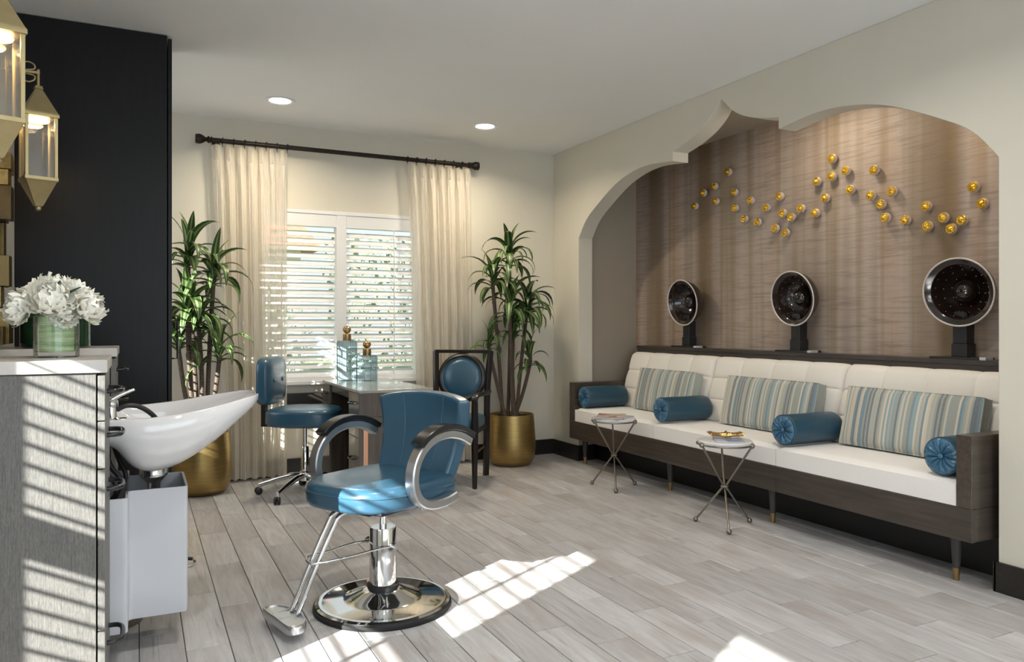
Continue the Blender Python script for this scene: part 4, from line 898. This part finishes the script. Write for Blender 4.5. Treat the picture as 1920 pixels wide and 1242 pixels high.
# ================================================================== sofa in the alcove
SX, SY0, SY1 = 3.31, 2.13, 5.63
so = thing('banquette_sofa', 'long dark wood framed banquette sofa with ivory tufted back in the arch', 'sofa', (SX, 3.88, 0)); oy = 3.88
bounds = [2.205, 3.291, 4.457, 5.550]
seg = [SY0, 3.291, 4.457, SY1]
for i in range(3):
    B(0.0, 0.028, seg[i] - oy + 0.0008, seg[i + 1] - oy - 0.0008, 0.216, 0.364).build('front_rail', M['sofa_wood'], so, bevel=0.002)
B(0.028, 0.640, SY0 - oy + 0.02, SY1 - oy - 0.02, 0.225, 0.362).build('seat_base', M['sofa_wood'], so)
for a, b_ in ((SY0, SY0 + 0.073), (SY1 - 0.078, SY1)):
    B(0.0, 0.645, a - oy, b_ - oy, 0.3645, 0.690).build('arm', M['arm_wood'], so, bevel=0.003)
    out = a if a == SY0 else b_ - 0.018
    B(0.029, 0.645, out - oy + 0.001, out - oy + 0.018, 0.217, 0.3635).build('side_rail', M['arm_wood'], so, bevel=0.002)
def leg(x, y):
    l_ = MB().lathe([(0, 0.216), (0.027, 0.216), (0.025, 0.19), (0.0155, 0.058), (0, 0.058)], 18, (x, y, 0)).build('leg', M['leg_wood'], so)
    MB().lathe([(0, 0.0), (0.0125, 0.0), (0.0165, 0.058), (0, 0.0575)], 18, (x, y, 0)).build('ferrule', M['brass'], l_)
for y in (2.268, 3.406, 4.384, 5.535): leg(0.10, y - oy)
for i in range(3):
    y0, y1 = bounds[i] - oy + 0.002, bounds[i + 1] - oy - 0.002; L = y1 - y0
    def top(u, v, L=L, y0=y0):
        e = min(1, min(u, 1 - u) * L / 0.05) ; f = min(1, min(v, 1 - v) * 0.53 / 0.05)
        q = (1 - (1 - e) ** 2) * (1 - (1 - f) ** 2)
        return (0.006 + 0.53 * v, y0 + L * u, 0.462 + 0.018 * q + 0.008 * math.sin(PI * u) * math.sin(PI * v))
    b = MB().grid(top, 30, 18); n = len(b.v)
    per = [j for j in range(31)] + [31 * k + 30 for k in range(1, 19)] + [31 * 18 + j for j in range(29, -1, -1)] + [31 * k for k in range(17, 0, -1)]
    low = [(b.v[j][0], b.v[j][1], 0.366) for j in per]; s0 = len(b.v); b.v += low; m = len(per)
    b.f += [(per[j], per[(j + 1) % m], s0 + (j + 1) % m, s0 + j) for j in range(m)] + [tuple(s0 + j for j in range(m))]
    b.build('seat_cushion', M['seatfab'], so, sharp=50)
    # tufted back cushion: pads separated by stitched valleys, a button at each crossing
    y0, y1 = bounds[i] - oy + 0.001, bounds[i + 1] - oy - 0.001; L = y1 - y0; nx = 4; rows = 3
    def bpt(u, v, L=L, y0=y0):
        puff = (abs(math.sin(PI * nx * u)) ** 0.35) * 0.55 + 0.45 * (abs(math.sin(PI * (rows * v))) ** 0.35 if v < 0.999 else 0)
        edge = min(1, min(u, 1 - u) * L / 0.03); tp = max(0, (v - 0.93) / 0.07)
        x = 0.468 + 0.135 * v ** 1.1 - 0.030 * puff + 0.02 * (1 - edge) ** 2 + 0.030 * tp * tp
        return (x, y0 + L * u, 0.482 + 0.462 * v - 0.016 * (1 - edge) ** 2 * v - 0.006 * (1 - abs(math.sin(PI * nx * u)) ** 0.4) * v)
    b = MB().grid(bpt, 96, 60); nu = 97
    per = [j for j in range(nu)] + [nu * k + 96 for k in range(1, 61)] + [nu * 60 + j for j in range(95, -1, -1)] + [nu * k for k in range(59, 0, -1)]
    low = [(0.655, b.v[j][1], b.v[j][2] - (0.004 if b.v[j][2] > 0.9 else 0)) for j in per]; s0 = len(b.v); b.v += low; m = len(per)
    b.f += [(per[j], per[(j + 1) % m], s0 + (j + 1) % m, s0 + j) for j in range(m)] + [tuple(s0 + j for j in range(m))]
    bc = b.build('back_cushion', M['fabric'], so, sharp=60)
    for r in (1, 2):
        for k in range(1, nx):
            p_ = bpt(k / nx, r / rows); MB().sphere((p_[0] - 0.004, p_[1], p_[2]), 0.012, (0.5, 1, 1), 10, 6).build('button', M['fabric'], bc)
# ledge behind the sofa
lg = thing('dryer_ledge', 'dark wood ledge behind the sofa carrying the hair dryers', 'shelf', (3.97, 3.88, 0))
B(0.0, 0.149, -1.92, 1.700, 0.970, 0.996).build('top_board', M['ledge'], lg, bevel=0.002)
B(0.004, 0.030, -1.92, 1.700, 0.0, 0.969).build('front_panel', M['ledge'], lg)

# hooded dryers
def dryer(label, y, yaw):
    d = thing('hood_dryer', label, 'hair dryer', (4.045, y, 0.996), group='hooded hair dryers on the ledge')
    bp = B(-0.068, 0.068, -0.125, 0.155, 0.0, 0.012).build('base_plate', M['black'], d, bevel=0.002)
    B(-0.066, 0.0, -0.160, -0.126, 0.0, 0.016).build('switch', M['silver'], d, bevel=0.002)
    for k in range(6): B(-0.064, -0.002, -0.122 + 0.011 * k, -0.116 + 0.011 * k, 0.012, 0.015).build('vent_rib', M['black'], bp)
    B(-0.042, 0.036, -0.044, 0.044, 0.012, 0.085).build('post_socket', M['black'], d, bevel=0.003)
    B(-0.037, 0.032, -0.039, 0.039, 0.085, 0.255).build('post', M['black'], d, bevel=0.003)
    B(-0.040, 0.030, -0.030, 0.030, 0.200, 0.262).build('neck', M['black'], d, bevel=0.006)
    R = rotz(yaw) @ roty(-PI / 2 - math.radians(6)); c = Vector((-0.105, -0.035, 0.362))
    r = 0.182; out = [(r, 0.0)] + [(r * math.cos(t), -0.160 * math.sin(t)) for t in [PI / 2 * k / 12 for k in range(1, 13)]]
    hd_ = MB().lathe(out, 48, c, R, cap=False).build('hood', M['hood'], d, sharp=0)
    MB().lathe([(0.180, -0.001), (0.160, -0.012), (0.150, -0.016), (0.146, -0.024), (0.130, -0.075), (0.095, -0.115), (0.05, -0.138), (0.045, -0.134), (0.0, -0.143)], 48, c, R, cap=False).build('lining', M['hood_in'], hd_, sharp=30)
    MB().tube([c + R @ Vector((0.182 * math.cos(t), 0.182 * math.sin(t), 0.001)) for t in [2 * PI * k / 48 for k in range(48)]], 0.0048, 8, closed=True).build('rim', M['rim'], hd_)
    MB().sphere(c + R @ Vector((0, 0, -0.095)), 0.06, (1, 1, 1), 24, 14).build('diffuser_dome', M['hood'], hd_)
    b = MB()
    for q, (rr, dz, n) in enumerate([(0.140, -0.045, 18), (0.117, -0.088, 14), (0.086, -0.117, 10)]):
        for k in range(n): b.sphere(c + R @ Vector((rr * math.cos(2 * PI * k / n + q), rr * math.sin(2 * PI * k / n + q), dz)), 0.0022, u=6, v=4)
    b.build('perforations', M['rim'], hd_)['kind'] = 'stuff'
dryer('brown hooded hair dryer at the far left end of the ledge', 4.95, math.radians(0))
dryer('brown hooded hair dryer in the middle of the ledge', 3.80, math.radians(0))
dryer('brown hooded hair dryer nearest the right jamb, largest in view', 2.648, math.radians(8))
# ================================================================== cushions and bolsters on the sofa
def puff_box(L, Hh, T, e=0.5):
    b = MB(); n1, n2 = 20, 12
    def side(s):
        def fn(u, v):
            p = (math.sin(PI * u) * math.sin(PI * v)) ** 0.35 if 0 < u < 1 and 0 < v < 1 else 0
            return (s * (T / 2 * 0.62 + T / 2 * 0.55 * p), (u - .5) * L, (v - .5) * Hh)
        return fn
    b.grid(side(-1), n1, n2); k = len(b.v); b.grid(side(1), n1, n2)
    per = [j for j in range(n1 + 1)] + [(n1 + 1) * q + n1 for q in range(1, n2 + 1)] + [(n1 + 1) * n2 + j for j in range(n1 - 1, -1, -1)] + [(n1 + 1) * q for q in range(n2 - 1, 0, -1)]
    m = len(per); b.f += [(per[j], per[(j + 1) % m], k + per[(j + 1) % m], k + per[j]) for j in range(m)]
    return b, per
for lab, y, L in (('striped lumbar cushion on the sofa between the two far bolsters', 4.855, 0.70), ('striped lumbar cushion on the middle of the sofa below the middle dryer', 3.762, 0.80), ('striped lumbar cushion on the sofa nearest the right arm', 2.745, 0.80)):
    cush, per = puff_box(L, 0.335, 0.10)
    t = thing('striped_cushion', lab, 'cushion', (3.735, y, 0.487), group='striped lumbar cushions')
    o = cush.build('cushion_body', M['stripe'], t, sharp=60); o.location = (0.0, 0, 0.166); o.rotation_euler = (0, math.radians(14), 0)
    for s in (-1, 1): MB().tube([(s * 0.031, cush.v[j][1], cush.v[j][2]) for j in per], 0.0028, 6, closed=True).build('piping', M['stripe'], o)
def bolster(lab, y, L, tilt=0.0):
    r = 0.088; t = thing('bolster', lab, 'bolster cushion', (3.335, y, 0.487), tilt, group='teal leather bolsters')
    prof = [(r * 0.955, 0.012), (r, 0.024), (r * 1.01, L * 0.35), (r * 1.005, L * 0.7), (r, L - 0.02), (r * 0.93, L)]
    R = roty(PI / 2); bd = MB().lathe(prof, 40, (0, 0, r), R).build('body', M['bolster'], t, sharp=0)
    nf = 22; rs = []
    for q, (k, dx) in enumerate([(0.965, 0.014), (0.93, 0.004), (0.75, -0.002), (0.5, 0.0), (0.28, 0.006), (0.12, 0.012), (0.02, 0.014)]):
        ring = []
        for j in range(nf * 6):
            a = 2 * PI * j / (nf * 6); am = 0.0055 * math.sin(PI * min(1, k * 1.02)) if k < 0.96 else 0
            f = math.sin(nf / 2 * a + 1.5 * (1 - k) + 0.6 * math.sin(3 * a)) * am * 1.2 + math.sin(nf * a + 2) * am * 0.7
            ring.append((dx - f, r * k * math.cos(a), r + r * k * math.sin(a)))
        rs.append(ring)
    MB().rings(rs).build('gathered_end', M['bolster_end'], bd, sharp=0)
    MB().tube([(0.013, r * 0.965 * math.cos(a), r + r * 0.965 * math.sin(a)) for a in [2 * PI * k / 40 for k in range(40)]], 0.0042, 8, closed=True).build('piping', M['bolster'], bd)
    MB().sphere((0.004, 0, r), 0.0125, (0.55, 1, 1), 14, 8).build('button', M['bolster_end'], bd)
bolster('teal leather bolster against the far left sofa arm', 5.452, 0.40)
bolster('teal leather bolster second from the left sofa arm, left of the middle cushion', 4.408, 0.41, 0.0)
bolster('teal leather bolster between the middle and right striped cushions', 3.262, 0.41, 0.0)
bolster('teal leather bolster tucked against the near right sofa arm', 2.297, 0.28)

# ================================================================== gold wall buttons
A1 = [(168, 675), (262, 533), (380, 460), (395, 622), (530, 303), (598, 527), (605, 697), (705, 817), (775, 618), (850, 853), (945, 695), (1042, 920), (1092, 570), (1125, 755), (1155, 970), (1218, 800), (1322, 703), (1480, 753), (1498, 408), (1588, 588), (1660, 355), (1665, 155), (1815, 290), (1862, 500)]
A2 = [(350, 185), (310, 490), (430, 595), (485, 758), (565, 440), (725, 785), (975, 620), (990, 860), (1180, 755), (1275, 890), (1405, 785), (1540, 385), (1645, 585)]
px = [(1270 + a / 5.818, 270 + b / 5.818) for a, b in A1] + [(1580 + a / 6.4, 290 + b / 6.4) for a, b in A2]
px.sort()
cup_prof = [(0.0, 0.0), (0.012, 0.0)] + [(0.031 * math.sin(t), 0.031 - 0.031 * math.cos(t)) for t in [0.5 + 1.45 * k / 9 for k in range(10)]] + [(0.0270, 0.0405), (0.025, 0.036), (0.0, 0.034)]
cup_me = MB().lathe(cup_prof, 24).mesh('cup', 40); cup_me.materials.append(M['cup'])
dome_me = MB().lathe([(0.0272, 0.0405), (0.0280, 0.0450), (0.025, 0.0485), (0.019, 0.0445), (0.014, 0.0455), (0.009, 0.055), (0.0, 0.059)], 24, cap=False).mesh('glass_disc', 0); dome_me.materials.append(M['goldglass'])
rnd = random.Random(5)
words = ['leftmost', 'second from left', 'third from left', 'fourth from left', 'fifth from left', 'sixth from left', 'seventh from left', 'eighth from left', 'ninth from left', 'tenth from left']
def nth(i, n):
    w_ = ['first', 'second', 'third', 'fourth', 'fifth', 'sixth', 'seventh', 'eighth', 'ninth', 'tenth', 'eleventh', 'twelfth', 'thirteenth', 'fourteenth', 'fifteenth', 'sixteenth', 'seventeenth', 'eighteenth', 'nineteenth']
    return ('%s from the left end' % w_[i]) if i < 19 else ('%s from the right end' % w_[n - 1 - i])
for i, (x, y) in enumerate(px):
    p_ = on_x(x, y, AX - 0.056)
    t = thing('wall_button', 'gold glass wall button, %s of the row' % nth(i, len(px)), 'wall ornament', (AX, p_.y, p_.z), group='gold glass wall buttons')
    R_ = Euler((0, -PI / 2, 0)).to_matrix() @ rotx(0)
    for nm, me in (('cup', cup_me), ('glass_disc', dome_me)):
        o = link(nm, me, t); o.rotation_euler = (0, -PI / 2, 0)

# ================================================================== side tables
def side_table(lab, x, y, feet, s=1.0):
    t = thing('side_table', lab, 'side table', (x, y, 0), group='tripod metal side tables'); zt = 0.485
    hub = Vector((0, 0, 0.235)); n = len(feet)
    for fx, fy in feet:
        f = Vector((fx - x, fy - y, 0.012)); d_ = (Vector((f.x, f.y, 0))).normalized()
        # each rod runs from its ball foot through the hub to the far side of the top ring
        top = Vector((-d_.x * 0.163, -d_.y * 0.163, zt))
        lg_ = MB().tube([f, hub + (f - hub) * 0.02 + d_ * 0.006, hub - d_ * 0.006, top], 0.0062, 10).build('leg', M['gunmetal'], t)
        MB().sphere(f, 0.0165 if False else 0.0150, u=16, v=10).build('ball_foot', M['gunmetal'], lg_); lg_.children[0].location = (0, 0, 0.003)
        MB().sphere(top, 0.0155, u=16, v=10).build('ball_joint', M['gunmetal'], lg_)
    b = MB(); b.tube([(0.017 * math.cos(a), 0.017 * math.sin(a), 0.235) for a in [2 * PI * k / 20 for k in range(20)]], 0.007, 8, closed=True); b.build('hub_ring', M['gunmetal'], t)
    MB().tube([(0.160 * math.cos(a), 0.160 * math.sin(a), zt) for a in [2 * PI * k / 48 for k in range(48)]], 0.0055, 8, closed=True).build('top_ring', M['gunmetal'], t)
    MB().lathe([(0, zt), (0.155, zt), (0.158, zt + 0.004), (0.158, zt + 0.018), (0.154, zt + 0.022), (0, zt + 0.022)], 48).build('marble_top', M['marble'], t)
side_table('tripod side table holding magazines by the left sofa section', 3.105, 4.645, [(3.014, 4.798), (3.013, 4.482), (3.286, 4.643)])
side_table('tripod side table holding the gold ornament by the middle sofa section', 3.095, 3.47, [(3.012, 3.631), (2.992, 3.319), (3.276, 3.46)])
ZT = 0.508
def magazine(lab, x, y, z, rz, w, h, th, mat):
    m = thing('magazine', lab, 'magazine', (x, y, z), rz, group='magazines on the side tables')
    B(-w / 2, w / 2, -h / 2, h / 2, 0.0008, th - 0.0008).build('pages', M['paper'], m)
    B(-w / 2 - 0.001, w / 2 + 0.001, -h / 2 - 0.001, h / 2 + 0.001, th - 0.0008, th).build('front_cover', mat, m)
    B(-w / 2 - 0.001, w / 2 + 0.001, -h / 2 - 0.001, h / 2 + 0.001, 0, 0.0008).build('back_cover', mat, m)
magazine('blue and white magazine at the bottom of the pile on the far table', 3.10, 4.64, ZT, math.radians(-60), 0.20, 0.27, 0.006, M['magB'])
magazine('magazine with red and pink cover on top of the far table pile', 3.09, 4.66, ZT + 0.0062, math.radians(-38), 0.20, 0.27, 0.006, M['magA'])
magazine('closed magazine under the gold ornament on the near table', 3.11, 3.46, ZT, math.radians(-35), 0.16, 0.22, 0.006, M['magB'])
# gold bow-shaped ornament: a twisted bar with flared two-pointed ends
go = thing('gold_ornament', 'gold bow shaped ornament lying on the near side table', 'ornament', (3.10, 3.465, ZT + 0.0105), math.radians(-32)); rs = []
for i in range(29):
    v = i / 28; s = (v - .5) * 2; x = s * 0.088; w_ = 0.016 + 0.034 * abs(s) ** 1.6 + 0.010 * math.exp(-(s / 0.22) ** 2); h_ = 0.012 + 0.006 * math.exp(-(s / 0.30) ** 2) + 0.006 * abs(s) ** 3
    zc = 0.0185 + 0.008 * abs(s) ** 2
    if abs(s) > 0.985: w_ *= 0.86; h_ *= 0.5
    ring = []
    for j in range(24):
        t = 2 * PI * j / 24; pinch = 1 - 0.35 * abs(math.sin(t)) ** 4 * abs(s) + 0.10 * math.sin(4 * t + 5 * s)
        ring.append((x + 0.016 * abs(math.cos(t)) ** 2 * s * abs(s), w_ * math.cos(t) * pinch, zc + h_ * math.sin(t) * (1 - 0.45 * abs(s) * (1 - abs(math.cos(t))))))
    rs.append(ring)
MB().rings(rs).build('bow', M['goldorn'], go, sharp=60)
MB().tube([(0.0, 0.030 * math.cos(a), 0.0205 + 0.0195 * math.sin(a)) for a in [2 * PI * k / 20 for k in range(20)]], 0.004, 8, closed=True).build('knot_band', M['goldorn'], go)
